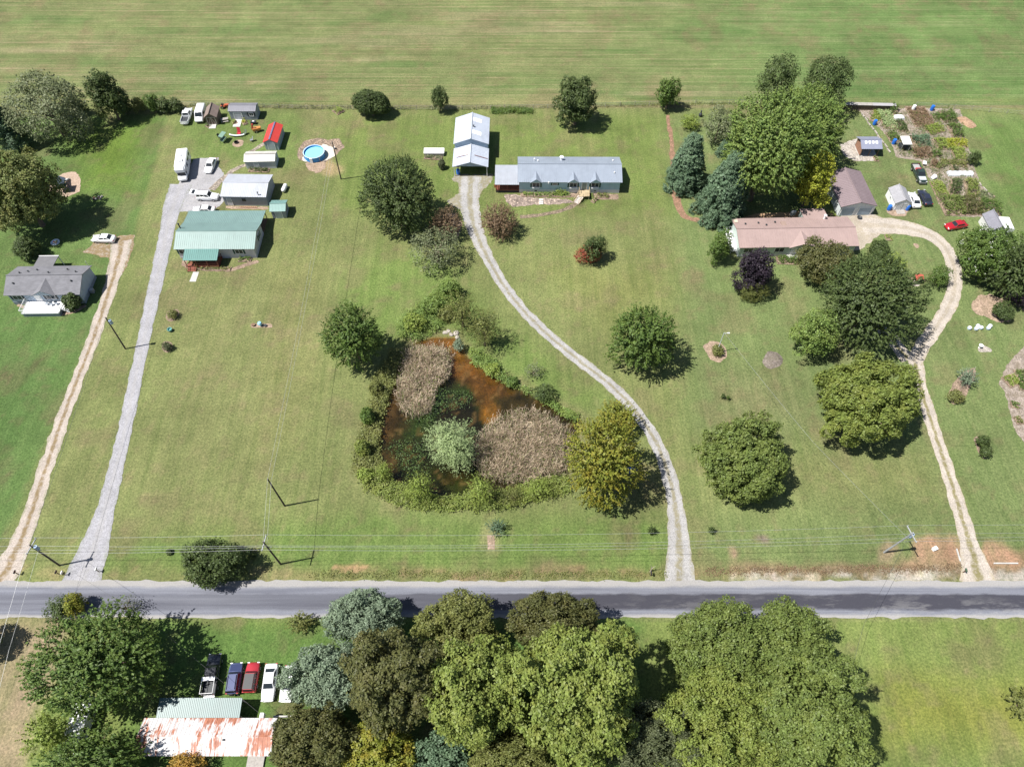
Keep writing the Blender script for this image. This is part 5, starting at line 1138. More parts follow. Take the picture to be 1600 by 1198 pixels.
vehicle('suv', 'parked_suv', 'dark blue four-wheel-drive beside the black pickup', 'car', (370.5, 1040), (364.5, 1080), paintm('car_blue', (.07, .085, .18)), 4.1, spare=True, hood=paintm('car_blue_dark', (.03, .04, .1)))
vehicle('suv', 'parked_suv', 'red four-wheel-drive with a dark roof beside the blue one', 'car', (397, 1040), (390.5, 1077), paintm('car_red2', (.36, .03, .04)), 4.0, roof=pm('dark_roof_top', (.022, .022, .025), .5))
vehicle('sedan', 'parked_car', 'white sedan in the row of cars in the lower left yard', 'car', (418.5, 1090), (425, 1042), CW, 4.9)
vehicle('sedan', 'parked_car', 'white car hidden under the lower grey-green tree', 'car', (447, 1090), (455, 1046), CW, 4.7)
# motorhome
a, b_ = P(287, 281, .3), P(291, 251, .3); c = (a + b_) / 2; rz = math.atan2(a.y - b_.y, a.x - b_.x)
o = thing('motorhome', 'tall white motorhome parked on the gravel apron', 'motorhome', (c.x, c.y, .03), rz)
MB().box(-.9, 0, 1.85, 6.2, 2.4, 2.5).build('body', CW, o, .12); MB().box(2.6, 0, 2.55, 1.3, 2.2, 1.05).build('overcab', CW, o, .2)
MB().loft([ring(2.0, 1.0, .4, 1.25), ring(2.9, 1.0, .4, 1.25), ring(3.7, .95, .42, 1.1), ring(3.95, .82, .5, .9)]).build('hood', CW, o, 0, True); MB().box(2.5, 0, 1.5, .9, 1.9, .9).build('cab', CW, o, .1)
quadpanel(o, 'windshield', [(3.1, -.85, 1.28), (3.1, .85, 1.28), (2.96, .8, 1.98), (2.96, -.8, 1.98)], CGL, .03)
for sg in (-1, 1):
    for x, ww in ((-3., .8), (-1.2, 1.2), (.8, .8)): MB().box(x, sg * 1.21, 2.2, ww, .05, .6).build('side_window', CGL, o)
    MB().box(2.5, sg * .97, 1.6, .6, .05, .45).build('cab_window', CGL, o)
for x in (-2.4, 2.9):
    for sg in (-1, 1): wheel(o, x, sg * .98, .38)
lights(o, 7.9, .95, .8); MB().box(-1.4, 0, 3.2, .5, .5, .22).build('roof_vent', pm('vent_white', (.6, .6, .6), .6), o, .04); MB().box(.4, .2, 3.22, .9, .8, .26).build('air_conditioner', pm('vent_white', (.6, .6, .6), .6), o, .06); MB().box(-.6, -1.26, 1.3, .75, .05, 1.9).build('door', pm('vent_white', (.6, .6, .6), .6), o)
# camper trailers
def trailer(label, px1, px2, w_, h, mat, side, name='camper_trailer'):
    a, b_ = P(*px1, h), P(*px2, h); c = (a + b_) / 2; l = (a - b_).length; rz = math.atan2(a.y - b_.y, a.x - b_.x)
    o = thing(name, label, 'trailer', (c.x, c.y, 0), rz)
    MB().loft([[(x, y, z) for y, z in ((-w_ / 2, .5), (-w_ / 2, h - .15), (-w_ / 2 + .2, h), (w_ / 2 - .2, h), (w_ / 2, h - .15), (w_ / 2, .5))] for x in (-l / 2, -l / 2 + .2, l / 2 - .2, l / 2)]).build('body', mat, o)
    for sg in (-1, 1):
        MB().box(0, sg * (w_ / 2 + .01), 1.4, l * .96, .03, h - 1.5).build('side_panel', side, o); wheel(o, -.2, sg * (w_ / 2 - .08), .33)
        for x in (-l * .28, l * .2): MB().box(x, sg * (w_ / 2 + .03), 1.8, .7, .03, .5).build('window', CGL, o)
    MB().box(l / 2 + .6, 0, .5, 1.2, .12, .1).build('drawbar', STEEL, o); MB().box(0, 0, h + .05, .6, .5, .14).build('roof_vent', pm('vent_white', (.6, .6, .6), .6), o, .03)
trailer('white camper trailer under the huge tree at the lower left', (107, 1161), (133, 1086), 2.3, 2.5, CW, CW)
trailer('white topped blue-sided trailer behind the dense tree at the right edge', (1577, 357), (1569, 339), 2.4, 2.6, CW, pm('trailer_blue', (.10, .26, .55), .5))
# ================================================================ POLES AND WIRES
POLE = pm('dark_pole', (.075, .060, .05), .9, .3, 2, bmp=.3); POLEG = pm('grey_pole', (.30, .31, .32), .85, .2, 2)
PTS = {}
def pole(key, base, top, h, label, arm=0., mat=POLE, transformer=0, armdir=R(90), r=.15, light=False):
    b0 = P(*base); t0 = P(top[0], top[1], h); o = thing('utility_pole', label, 'utility pole', (b0.x, b0.y, 0)); tip = Vector((t0.x - b0.x, t0.y - b0.y, h))
    if tip.xy.length > .6: tip = Vector((*(tip.xy.normalized() * .6), h))
    MB().cyl((0, 0, 0), tip, r, r * .7, 8).build('shaft', mat, o)
    d = Vector((math.cos(armdir), math.sin(armdir), 0)); pts = []
    if arm:
        c = tip + Vector((0, 0, -.5)); MB().box(c.x, c.y, c.z, arm * 2, .12, .14, armdir).build('crossarm', POLEG, o)
        for q in (-1, -.05 if transformer else -.45, 1):
            p = c + d * arm * .94 * q + Vector((0, 0, .07)); MB().cyl(p, p + Vector((0, 0, .25)), .06, .04, 6).build('insulator', pm('porcelain', (.6, .62, .65), .3), o); pts.append(Vector((b0.x, b0.y, 0)) + p + Vector((0, 0, .25)))
        b2 = tip + Vector((0, 0, -2.)); pts.append(Vector((b0.x, b0.y, 0)) + b2 + Vector((.16, 0, 0)))
        MB().box(b2.x + .35, b2.y, b2.z, .6, .08, .08).build('bracket', POLEG, o)
    for k in range(transformer):
        c = tip * .86 + Vector((.38, .05, 0)); MB().cyl(c - Vector((0, 0, .45)), c + Vector((0, 0, .45)), .26, .26, 10).cyl(c + Vector((0, 0, .45)), c + Vector((0, 0, .6)), .12, .05, 8).build('transformer', pm('transformer_blue', (.32, .42, .55), .4), o)
    if light: MB().cyl(tip - Vector((0, 0, .3)), tip + Vector((.7, 0, -.1)), .04, .04, 6).box(tip.x + .8, tip.y, tip.z - .12, .4, .22, .12).build('lamp_head', pm('lamp_grey', (.6, .62, .64), .4), o)
    PTS[key] = (pts, Vector((b0.x, b0.y, 0)) + tip)
pole('a', (93, 883), (46, 851), 8.3, 'dark utility pole with transformer between the two left driveways', 1.25, POLE, 1, R(80))
pole('b', (438.5, 881), (411, 846), 9.1, 'dark utility pole with crossarm beside the road near the roadside tree', 1.2, POLE, 0, R(86))
pole('c', (1381, 862.7), (1427, 832), 8.8, 'grey utility pole with crossarm beside the east drive mouth', 1.3, POLEG, 1, R(102))
pole('d', (445, 790), (418, 748), 9.6, 'dark utility pole on the lawn left of the pond', 0)
pole('e', (533, 280.3), (519, 221.6), 9.8, 'dark utility pole beside the round swimming pool', 0)
pole('f', (196, 545), (165, 496), 8.7, 'dark utility pole between the two left driveways up the slope', 0, POLE, 1)
pole('g', (1119, 553), (1132, 517), 5.6, 'grey lawn light pole rising from the mulch ring', 0, pm('light_pole_grey', (.42, .44, .46), .5), 0, 0, .09, True)
WIRE = pm('aluminium_wire', (.36, .37, .38), .5, .1, metal=.3); WIRED = pm('dark_wire', (.06, .06, .06), .6)
def wire(pts, label, sag=.9, r=.014, mat=WIRE, name='power_line'):
    mb = MB()
    for a, b_ in zip(pts[:-1], pts[1:]):
        n = 14; s_ = sag * ((b_ - a).length / 60) ** 1.3
        q = [a.lerp(b_, i / n) - Vector((0, 0, s_ * 4 * (i / n) * (1 - i / n))) for i in range(n + 1)]
        mb.path(q, r, 4)
    tag(mb.build(name, mat), label, 'power line')
for i, nm in enumerate(('topmost', 'second', 'third', 'lowest')):
    j = 3 if i == 3 else 2 - i
    a, b_, c = PTS['a'][0][j], PTS['b'][0][j], PTS['c'][0][j]
    wire([a + Vector((-60, 0, 0)), a, b_, c, c + Vector((75, 2, 0))], {'topmost': 'topmost wire of the power line along the road', 'second': 'second wire down of the power line along the road', 'third': 'third wire down of the power line along the road', 'lowest': 'lowest wire of the power line along the road'}[nm])
wire([PTS['b'][1], PTS['d'][1], PTS['e'][1]], 'left one of the twin wires running from the road to the pool pole', .5); wire([PTS['b'][1] + Vector((.35, 0, -.7)), PTS['d'][1] + Vector((.35, 0, -.7)), PTS['e'][1] + Vector((.35, 0, -.7))], 'right one of the twin wires running from the road to the pool pole', .5)
wire([PTS['a'][0][0], P(-2, 1010, 6.5), P(-40, 1110, 6)], 'left of the two wires crossing the road at the far left', .3); wire([PTS['a'][0][3], P(14, 1015, 6), P(-10, 1110, 5.5)], 'right of the two wires crossing the road at the far left', .3)
wire([PTS['c'][0][3], P(1350, 700 + 275, 6.) + Vector((0, 0, 0)), P(1332, 1040, 5.)], 'thin dark wire crossing the road above the right-hand grove', .3, .018, WIRED)
wire([PTS['c'][0][3], P(1270, 690, 8.), PTS['g'][1]], 'thin wire from the east pole to the lawn light pole', .6, .015)
wire([PTS['a'][1], PTS['f'][1]], 'service wire from the transformer pole up to the pole between the driveways', .5, .018, WIRED)
wire([PTS['a'][0][3], P(235, 970, 5.), P(410, 1118, 3.2)], 'thin dark wire slanting across the road to the rusty barn', .4, .016, WIRED)
# ================================================================ FENCES
def fence(pts, step, label, h=1.2, name='wire_fence'):
    q = [P(*p) for p in pts]; o = thing(name, label, 'fence', (q[0].x, q[0].y, 0)); base = q[0]; rs = random.Random(3)
    me = MB().cyl((0, 0, 0), (0, 0, h), .06, .05, 5).mesh('post', WOODG); w_ = MB(); dist = 0; prev = None
    for a, b_ in zip(q[:-1], q[1:]):
        n = max(1, int((b_ - a).length / step))
        for i in range(n):
            p = a.lerp(b_, i / n) - base; link('post', me, o, p, 0, (1, 1, rs.uniform(.85, 1.15)))
        for z in (.3, .6, .9, 1.1): w_.cyl(a - base + Vector((0, 0, z)), b_ - base + Vector((0, 0, z)), .012, .012, 4)
    w_.build('fence_wire', STEEL, o)
fence([(284, 165), (480, 171), (700, 172), (900, 169), (1060, 163), (1165, 162), (1320, 163)], 3.4, 'long wire fence on wooden posts between the lots and the hay field')
fence([(1430, 166), (1490, 170), (1600, 180), (1700, 186)], 3.4, 'wire fence behind the vegetable garden at the upper right')
# ================================================================ BEDS, GARDEN, SMALL THINGS
def earth(name, c, dk=None, k=.45):
    m, t, b, N, L = nodes(name); g = N('ShaderNodeNewGeometry'); pos = g.outputs['Position']; v = N('ShaderNodeTexVoronoi'); v.inputs['Scale'].default_value = 6.; L(pos, v.inputs['Vector'])
    cc = mixc(t, 1., c, ramp(t, v.outputs['Color'], [(.1, (1 - k,) * 3), (.5, (1, 1, 1)), (.9, (1 + k * .8,) * 3)]), 'MULTIPLY')
    cc = mixc(t, rng01(t, noise(t, .9, 6, .75, pos), .44, .62, 0, .85), cc, dk or tuple(x * .55 for x in c))
    L(cc, b.inputs['Base Color']); b.inputs['Roughness'].default_value = .95; b.inputs['Specular IOR Level'].default_value = .15; bump(t, b, noise(t, 5, 5, .75, pos), .8, .15); MATS[name] = m; return m
MULCH = earth('mulch', (.27, .20, .15)); PINK = earth('pink_soil', (.33, .245, .185), (.21, .16, .11)); SOIL = earth('garden_soil', (.285, .24, .205), (.17, .14, .10))
REDS = earth('red_clay', (.26, .155, .105), (.17, .115, .07)); STONE = earth('pale_stone', (.40, .365, .325), (.24, .21, .18)); DUSK = earth('grey_mulch', (.20, .17, .15), (.13, .115, .085)); STRAW = earth('straw', (.36, .245, .165), (.25, .16, .10)); SANDP = earth('pale_sand', (.38, .29, .225), (.30, .225, .17), .25)
def stones(name, c, scale=3.2, k=.6):
    m, t, b, N, L = nodes(name); g = N('ShaderNodeNewGeometry'); v = N('ShaderNodeTexVoronoi'); v.inputs['Scale'].default_value = scale; L(g.outputs['Position'], v.inputs['Vector'])
    cc = mixc(t, 1., c, ramp(t, v.outputs['Color'], [(.15, (1 - k, 1 - k, 1 - k)), (.5, (1, 1, 1)), (.85, (1 + k, 1 + k * .96, 1 + k * .9))]), 'MULTIPLY')
    cc = mixc(t, rng01(t, v.outputs['Distance'], .25, .5, 0, .6), cc, tuple(x * .35 for x in c)); cc = mixc(t, rng01(t, noise(t, .8, 4, .6, g.outputs['Position']), .5, .65, 0, .6), cc, tuple(x * .6 for x in c))
    L(cc, b.inputs['Base Color']); b.inputs['Roughness'].default_value = .9; bump(t, b, v.outputs['Distance'], .8, .12); MATS[name] = m; return m
RING = stones('stone_ring', (.30, .225, .165)); PSTONE = stones('path_stone', (.34, .29, .235)); PTAN = stones('path_tan', (.25, .195, .135), 4.); ROCK = stones('pink_rock', (.34, .27, .225), 2.6)
sheet('mulch_ring', [(1098, 541), (1108, 533), (1120, 533), (1133, 541), (1137, 556), (1126, 567), (1110, 562)], PINK, .02, .2, 60)
sheet('mulch_mound', [(1190, 562), (1202, 547), (1212, 549), (1224, 560), (1222, 570), (1205, 577), (1193, 571)], DUSK, .02, .2, 61, dome=.5)
sheet('mulch_mound', [(1517, 475), (1530, 462), (1552, 460), (1568, 468), (1585, 478), (1583, 498), (1566, 506), (1545, 497), (1522, 490)], PINK, .02, .3, 67, dome=.3)
sheet('lawn_bed', [(1480, 618), (1490, 598), (1508, 578), (1525, 573), (1525, 588), (1512, 612), (1503, 630), (1488, 632)], MULCH, .02, .2, 68)
sheet('lawn_bed', [(1520, 684), (1527, 680), (1540, 702), (1545, 716), (1536, 718), (1528, 706)], MULCH, .02, .15, 69)
sheet('lawn_bed', [(1528, 540), (1534, 538), (1551, 546), (1551, 550), (1528, 550)], STONE, .03, .1, 70)
sheet('edge_garden_bed', [(1568, 578), (1580, 562), (1600, 540), (1660, 520), (1680, 690), (1600, 692), (1585, 670), (1575, 630), (1570, 612), (1560, 600)], SOIL, .02, .3, 71)
sheet('playhouse_sand', [(70, 296), (82, 280), (100, 270), (120, 268), (127, 282), (124, 300), (105, 308), (85, 304)], SANDP, .02, .25, 72)
sheet('fire_pit_sand', [(362, 224), (370, 218), (380, 219), (381, 226), (374, 231), (364, 229)], PINK, .02, .15, 73)
sheet('pool_stone_ring', [(464, 236), (476, 220), (498, 215), (512, 219), (530, 217), (538, 230), (527, 240), (515, 250), (500, 258), (480, 255), (466, 248)], RING, .02, .4, 74)
sheet('pool_sand', [(472, 246), (490, 240), (505, 225), (520, 230), (524, 243), (508, 252), (485, 254), (472, 251)], pm('white_sand', (.52, .48, .41), .95, .1, 2), .03, .25, 75)
sheet('worn_dirt', [(478, 254), (508, 254), (510, 262), (495, 272), (482, 266)], PINK, .025, .5, 76)
ribbon('stone_path', W2([(413, 224), (395, 236), (386, 240)]), [1., .9], PSTONE, .03, .4, 4, .2, 77)
ribbon('stone_path', W2([(387, 257), (366, 264), (345, 282), (330, 298)]), [1.1, 1.1, 1.6], PSTONE, .036, .4, 4, .2, 78)
ribbon('stone_path', W2([(903, 316), (890, 325), (868, 332), (840, 337), (810, 339)]), [1., 1., 1.], PTAN, .03, .4, 4, .2, 79)
sheet('rock_garden', [(786, 305), (800, 303), (830, 309), (885, 311), (900, 316), (870, 320), (830, 320), (802, 324), (792, 318)], ROCK, .02, .3, 80)
sheet('front_planting_bed', [(811, 302), (905, 302), (908, 309), (815, 308)], MULCH, .03, .2, 81); sheet('front_planting_bed', [(925, 302), (967, 303), (966, 312), (930, 312)], MULCH, .02, .2, 82)
sheet('gable_border', [(352, 322), (420, 323), (420, 328), (352, 326)], PINK, .024, .2, 83); sheet('porch_border', [(284, 406), (305, 406), (300, 416), (360, 420), (402, 405), (406, 410), (360, 425), (300, 422), (282, 414)], MULCH, .02, .2, 84)
sheet('house_border', [(24, 478), (44, 484), (42, 494), (96, 494), (120, 488), (137, 478), (132, 476), (100, 488), (60, 488), (30, 474)], PINK, .02, .15, 85)
sheet('clay_yard', [(1148, 342), (1180, 334), (1260, 330), (1262, 340), (1170, 345)], pm('orange_clay', (.34, .22, .13), .95, .15, 2), .02, .3, 86)
ribbon('clay_footpath', W2([(1043, 180), (1050, 230), (1054, 285), (1060, 330), (1075, 342), (1105, 347)]), [.8, .9, 1.2, 1.8, 1.6, 1.4], REDS, .02, .5, 6, .4, 87)
sheet('garden_soil', [(1340, 172), (1356, 168), (1500, 170), (1506, 188), (1500, 214), (1518, 240), (1522, 262), (1534, 290), (1556, 318), (1545, 340), (1485, 338), (1466, 318), (1456, 285), (1443, 262), (1440, 252), (1400, 246), (1392, 222), (1372, 198), (1352, 182)], SOIL, .02, .3, 88)
sheet('straw_pile', [(1492, 184), (1508, 182), (1520, 190), (1527, 198), (1518, 202), (1504, 195)], STRAW, .03, .2, 89, dome=.5)
sheet('pavilion_patio', [(1310, 226), (1340, 216), (1345, 240), (1372, 244), (1372, 252), (1335, 252), (1318, 242)], STONE, .02, .3, 90); sheet('shed_apron', [(1384, 328), (1420, 328), (1414, 338), (1396, 338), (1386, 334)], PINK, .02, .2, 91)
sheet('flower_ring', [(1418, 436), (1424, 430), (1438, 432), (1440, 444), (1432, 448), (1422, 446)], STONE, .02, .15, 92); sheet('flower_ring', [(1425, 381), (1431, 379), (1438, 386), (1432, 389)], PINK, .02, .1, 93)
sheet('planter_strip', [(391, 505), (426, 506), (427, 512), (392, 512)], PINK, .02, .08, 94); sheet('shrub_ring', [(259, 494), (262, 485), (278, 483), (282, 490), (272, 502), (262, 502)], MULCH, .02, .15, 95); sheet('shrub_ring', [(251, 541), (258, 532), (268, 534), (271, 544), (262, 552), (254, 549)], MULCH, .02, .15, 96)
sheet('plank_walk', [(761, 836), (773, 836), (773, 858), (762, 858)], PINK, .02, .1, 97, sm=0); sheet('shrub_bed', [(690, 335), (712, 332), (722, 352), (716, 374), (690, 378)], PINK, .02, .4, 98)
def lathe_thing(name, label, cat, px, prof, mat, rim=None, n=14, group=None, part='body'):
    p = P(*px); o = thing(name, label, cat, (p.x, p.y, 0), 0, group); MB().lathe(prof, n).build(part, mat, o, 0, False)
    if rim: MB().lathe(rim[0], n).build(rim[1], rim[2], o)
    return o
# swimming pool
p = P(492, 244); o = thing('round_pool', 'round blue above-ground swimming pool', 'swimming pool', (p.x, p.y, 0))
POOLB = pm('pool_blue', (.03, .26, .62), .5, .08); n = 28
q = MB(); ro, ri = 2.35, 2.28; q.lathe([(ro, 0), (ro, 1.2), (ri, 1.2), (ri, .12)], n); q.build('pool_wall', POOLB, o); MB().lathe([(ro + .08, 1.18), (ro + .08, 1.25), (ri - .05, 1.25), (ri - .05, 1.18)], n, caps=False).build('rim', pm('pool_rim', (.4, .55, .7), .4), o)
MB().lathe([(0.01, .82), (ri - .01, .82)], n, caps=False).build('pool_water', pm('pool_water', (.22, .62, .80), .08, .04), o); MB().box(-.3, -2.45, .6, .6, .15, 1.3).build('ladder', WHITE, o)
for i in range(7): a = i * 6.283 / 7; MB().box(2.4 * math.cos(a), 2.4 * math.sin(a), .6, .1, .1, 1.2, a).build('wall_post', STEEL, o)
p = P(522.5, 233.5); o = thing('pool_pump', 'small white pool pump on the sand beside the pole', 'pump', (p.x, p.y, 0)); MB().cyl((0, 0, 0), (0, 0, .6), .22, .2, 10).build('filter', WHITE, o); MB().box(.35, 0, .2, .5, .25, .3).build('motor', DARK, o)
# propane tank
p = P(445.5, 297); o = thing('propane_tank', 'white propane tank on the lawn right of the pale garage', 'tank', (p.x, p.y, 0), R(82)); q = MB()
q.v = []; prof = [(.02, -1.15), (.3, -1.08), (.46, -.85), (.46, .85), (.3, 1.08), (.02, 1.15)]; q.lathe(prof, 14); q.v = [(z, y, x + .62) for x, y, z in q.v]; q.build('tank', WHITE, o, 0, True); MB().cyl((0, 0, 1.05), (0, 0, 1.22), .16, .16, 8).build('valve_dome', WHITE, o)
for x in (-.7, .7): MB().box(x, 0, .1, .12, .7, .22).build('leg', STEEL, o)
# fire pit and seats
lathe_thing('fire_pit', 'black round fire pit on the sand circle', 'fire pit', (369.5, 223.5), [(.45, 0), (.5, .35), (.42, .35), (.38, .1)], BLACK, ([(.01, .12), (.37, .12)], 'ash', DARK))
def chair(label, px, rz, mat, w_=.6, name='lawn_chair', back=.7):
    p = P(*px); o = thing(name, label, 'chair', (p.x, p.y, 0), rz); MB().box(0, 0, .42, w_, .55, .06).build('seat', mat, o); MB().slab([(-w_ / 2, .26, .42), (w_ / 2, .26, .42), (w_ / 2, .5, .42 + back), (-w_ / 2, .5, .42 + back)], .05).build('backrest', mat, o)
    for x in (-w_ / 2 + .04, w_ / 2 - .04):
        for y in (-.24, .24): MB().box(x, y, .2, .05, .05, .42).build('leg', mat, o)
        MB().box(x, 0, .64, .06, .5, .04).build('armrest', mat, o)
chair('red high-backed lawn chair behind the fire pit', (374, 211), R(-10), pm('red_plastic', (.45, .03, .05), .5), .8, back=1.3); chair('small grey chair right of the fire pit', (393.5, 221), R(-60), STEEL); chair('small green chair right of the red lawn chair', (383.5, 210.5), R(-30), pm('dull_green', (.12, .16, .1), .6)); chair('dark chair left of the garden swing', (344.5, 216.5), R(60), DARK)
p = P(370, 214.5); o = thing('curved_bench', 'pale curved bench behind the fire pit', 'bench', (p.x, p.y, 0)); q = MB(); s_ = [Vector((1.6 * math.sin(a) * 1.3, .9 - 1. * math.cos(a), .45)) for a in np.linspace(-1, 1, 9)]
for a, b_ in zip(s_[:-1], s_[1:]): q.slab([a, b_, b_ + Vector((0, .4, 0)), a + Vector((0, .4, 0))], .06)
q.build('seat', pm('pale_bench', (.55, .6, .62), .6), o)
for a in (s_[1], s_[4], s_[7]): MB().box(a.x, a.y + .2, .2, .1, .3, .4).build('leg', WOODG, o)
p = P(351, 220.5); o = thing('garden_swing', 'green garden swing seat with canopy left of the fire pit', 'swing', (p.x, p.y, 0), R(75)); GS = pm('swing_green', (.16, .26, .2), .7); MB().box(0, 0, .5, 1.8, .55, .08).build('seat', GS, o); MB().box(0, .3, .85, 1.8, .08, .6).build('backrest', GS, o); MB().slab([(-1, -.5, 1.75), (1, -.5, 1.75), (1, .5, 1.9), (-1, .5, 1.9)], .04).build('canopy', GS, o)
for x in (-1, 1): MB().cyl((x, -.6, 0), (x, 0, 1.8), .04, .04, 6).cyl((x, .6, 0), (x, 0, 1.8), .04, .04, 6).build('frame', DARK, o)
# wood chipper, tractor
p = P(401, 206); o = thing('wood_chipper', 'orange wood chipper with raised red chute', 'machine', (p.x, p.y, 0), R(200)); OR = paintm('orange_paint', (.55, .22, .06), .5); MB().box(0, 0, .75, 1.5, .9, .7).build('body', OR, o, .06); MB().box(.6, 0, 1.5, .35, .35, 1.4, 0, R(-15)).build('chute', paintm('red_chute', (.5, .05, .04), .5), o, .03); MB().box(-.9, 0, .8, .6, .8, .6).build('hopper', OR, o, .05)
for sg in (-1, 1): wheel(o, 0, sg * .55, .3, .18)
p = P(352, 168.5); o = thing('garden_tractor', 'orange garden tractor between the brown and grey sheds', 'tractor', (p.x, p.y, 0), R(10)); MB().box(.55, 0, .65, 1.1, .6, .5).build('hood', paintm('tractor_red', (.45, .10, .04), .45), o, .08); MB().box(-.4, 0, .55, 1., .9, .25).build('fender', paintm('tractor_red', (.45, .10, .04), .45), o, .06); MB().box(-.4, 0, .8, .4, .5, .1).box(-.6, 0, 1., .08, .5, .45).build('seat', BLACK, o, .03); MB().cyl((.05, 0, .8), (-.05, 0, 1.1), .03, .03, 6).build('steering_column', DARK, o)
for sg in (-1, 1): wheel(o, -.55, sg * .5, .4, .25); wheel(o, .8, sg * .42, .27, .18)
p = P(352, 190); o = thing('picnic_table', 'weathered picnic table right of the brown shed', 'table', (p.x, p.y, 0), R(15)); 
for k in range(4): link('table_board', MB().box(0, -.33 + .22 * k, .74, 1.7, .2, .05).mesh('table_board', WOODG), o)
for sg in (-1, 1): MB().box(0, sg * .7, .45, 1.7, .26, .05).build('bench_seat', WOODG, o); MB().box(sg * .6, 0, .4, .09, 1.3, .09).box(sg * .6, -.3, .36, .09, .09, .72).box(sg * .6, .3, .36, .09, .09, .72).build('leg_frame', WOODG, o)
p = P(397, 193.5); o = thing('garden_cart', 'small dark cart in front of the grey shed', 'cart', (p.x, p.y, 0)); MB().box(0, 0, .5, 1.3, .8, .35).build('tub', DARK, o, .05); MB().box(0, 0, .7, .5, .4, .12).build('bundle', pm('pale_bundle', (.6, .6, .62), .7), o, .04); wheel(o, -.4, .45, .25, .12); wheel(o, -.4, -.45, .25, .12)
# playhouse with slide
p = P(101, 297); o = thing('playhouse', 'dark blue wooden playhouse with a pale slide on the sand patch', 'playhouse', (p.x, p.y, 0), R(8)); NB = pm('navy_wood', (.06, .085, .12), .7)
for x in (-.9, .9):
    for y in (-.9, .9): MB().box(x, y, 1.2, .12, .12, 2.4).build('post', NB, o)
MB().box(0, 0, 1.2, 1.9, 1.9, .1).build('platform', NB, o); MB().slab([(-1.1, -1.1, 2.3), (0, -1.1, 3.), (0, 1.1, 3.), (-1.1, 1.1, 2.3)], .06).slab([(0, -1.1, 3.), (1.1, -1.1, 2.3), (1.1, 1.1, 2.3), (0, 1.1, 3.)], .06).build('roof', NB, o); MB().box(0, -.92, 1.55, 1.8, .06, .6).build('railing', NB, o)
MB().slab([(-.4, 1., 1.3), (.4, 1., 1.3), (.4, 3.6, .15), (-.4, 3.6, .15)], .06).build('slide', pm('slide_grey', (.62, .64, .66), .5), o)
for sg in (-1, 1): MB().slab([(sg * .42, 1., 1.3), (sg * .42, 3.6, .15), (sg * .42, 3.6, .35), (sg * .42, 1., 1.5)], .05).build('slide_side', pm('slide_grey', (.62, .64, .66), .5), o)
p = P(87, 379.5); o = thing('paddling_pool', 'small round paddling pool holding bright toys behind the grey house', 'paddling pool', (p.x, p.y, 0)); MB().lathe([(.8, 0), (.9, .25), (.8, .28), (.72, .08), (.01, .06)], 16).build('pool', pm('pool_pale', (.65, .75, .85), .5), o)
for k, (x, y, c) in enumerate(((.2, .3, (.6, .45, .05)), (-.3, .1, (.5, .08, .05)), (.25, -.25, (.7, .35, .2)), (-.1, -.35, (.75, .72, .65)), (.05, .05, (.8, .75, .3)))): MB().lathe([(.05, 0), (.16, .08), (.14, .2), (.03, .26)], 8, (x, y, .1)).build('toy', pm('toy_%d' % k, c, .5), o)
p = P(152, 309.5); o = thing('rock_pile', 'small pile of pale rocks and bricks on the west lawn', 'rock pile', (p.x, p.y, 0)); rr_ = random.Random(4)
for i in range(12): link('rock', MB().lathe([(.05, -.1), (.3, 0), (.24, .2), (.06, .28)], 6).mesh('rock', STONE if i % 3 else REDS), o, (rr_.uniform(-1.1, 1.1), rr_.uniform(-.5, .5), .1), i, rr_.uniform(.6, 1.1))
p = P(704, 521); o = thing('rock_cluster', 'cluster of flat rocks at the head of the pond', 'rocks', (p.x, p.y, -.1))
for i in range(9): link('rock', MB().lathe([(.1, -.15), (.5, 0), (.42, .22), (.1, .32)], 7).mesh('rock', STONE), o, (rr_.uniform(-1.3, 1.3), rr_.uniform(-1.4, 1.2), .05), i * 1.3, rr_.uniform(.6, 1.3))
# planter box
p = P(678.5, 244); o = thing('planter_box', 'long white-topped raised planter box left of the barn', 'planter', (p.x, p.y, 0)); MB().box(0, .6, .4, 4.4, 1.5, .8).build('box', WOODG, o); MB().slab([(-2.3, -.2, .9), (2.3, -.2, .9), (2.3, 1.4, 1.15), (-2.3, 1.4, 1.15)], .06).build('cover', WHITE, o)
for x in (-.9, -.4, 1.4): MB().box(x, .6, 1.05, .06, 1.2, .03).build('batten', WOODG, o)
# barrels
BAR = [(.26, 0), (.3, .15), (.31, .45), (.3, .75), (.26, .9)]; BB = pm('blue_plastic', (.02, .14, .55), .4, .08)
for px, lb, m in (((716, 272), 'blue barrel at the left post of the carport', BB), ((1365.5, 195), 'blue barrel at the left edge of the vegetable garden', BB), ((1395.5, 225), 'blue barrel left of the white garden canopy', BB), ((1455, 172.5), 'blue barrel on the back fence of the vegetable garden', BB), ((1388, 328), 'blue barrel at the left corner of the white shed', BB), ((1416.5, 328), 'blue barrel at the right corner of the white shed', BB),
        ((1426, 172), 'white barrel on the back fence of the vegetable garden', WHITE)):
    o = lathe_thing('barrel', lb, 'barrel', px, BAR, m, ([(.25, .9), (.27, .93), (.05, .93)], 'lid', m), group='garden barrels'); o.scale = (1.35,) * 3
p = P(716, 266.5); o = thing('hose_reel', 'pale round hose reel above the blue barrel at the carport', 'hose reel', (p.x, p.y, 0)); MB().cyl((0, -.15, 1.3), (0, .15, 1.3), .42, .42, 14).build('reel', pm('reel_tan', (.6, .5, .42), .7), o); MB().cyl((0, -.18, 1.3), (0, .18, 1.3), .2, .2, 10).build('hub', REDW, o); MB().box(0, 0, .6, .12, .12, 1.2).build('stand', WOODG, o)
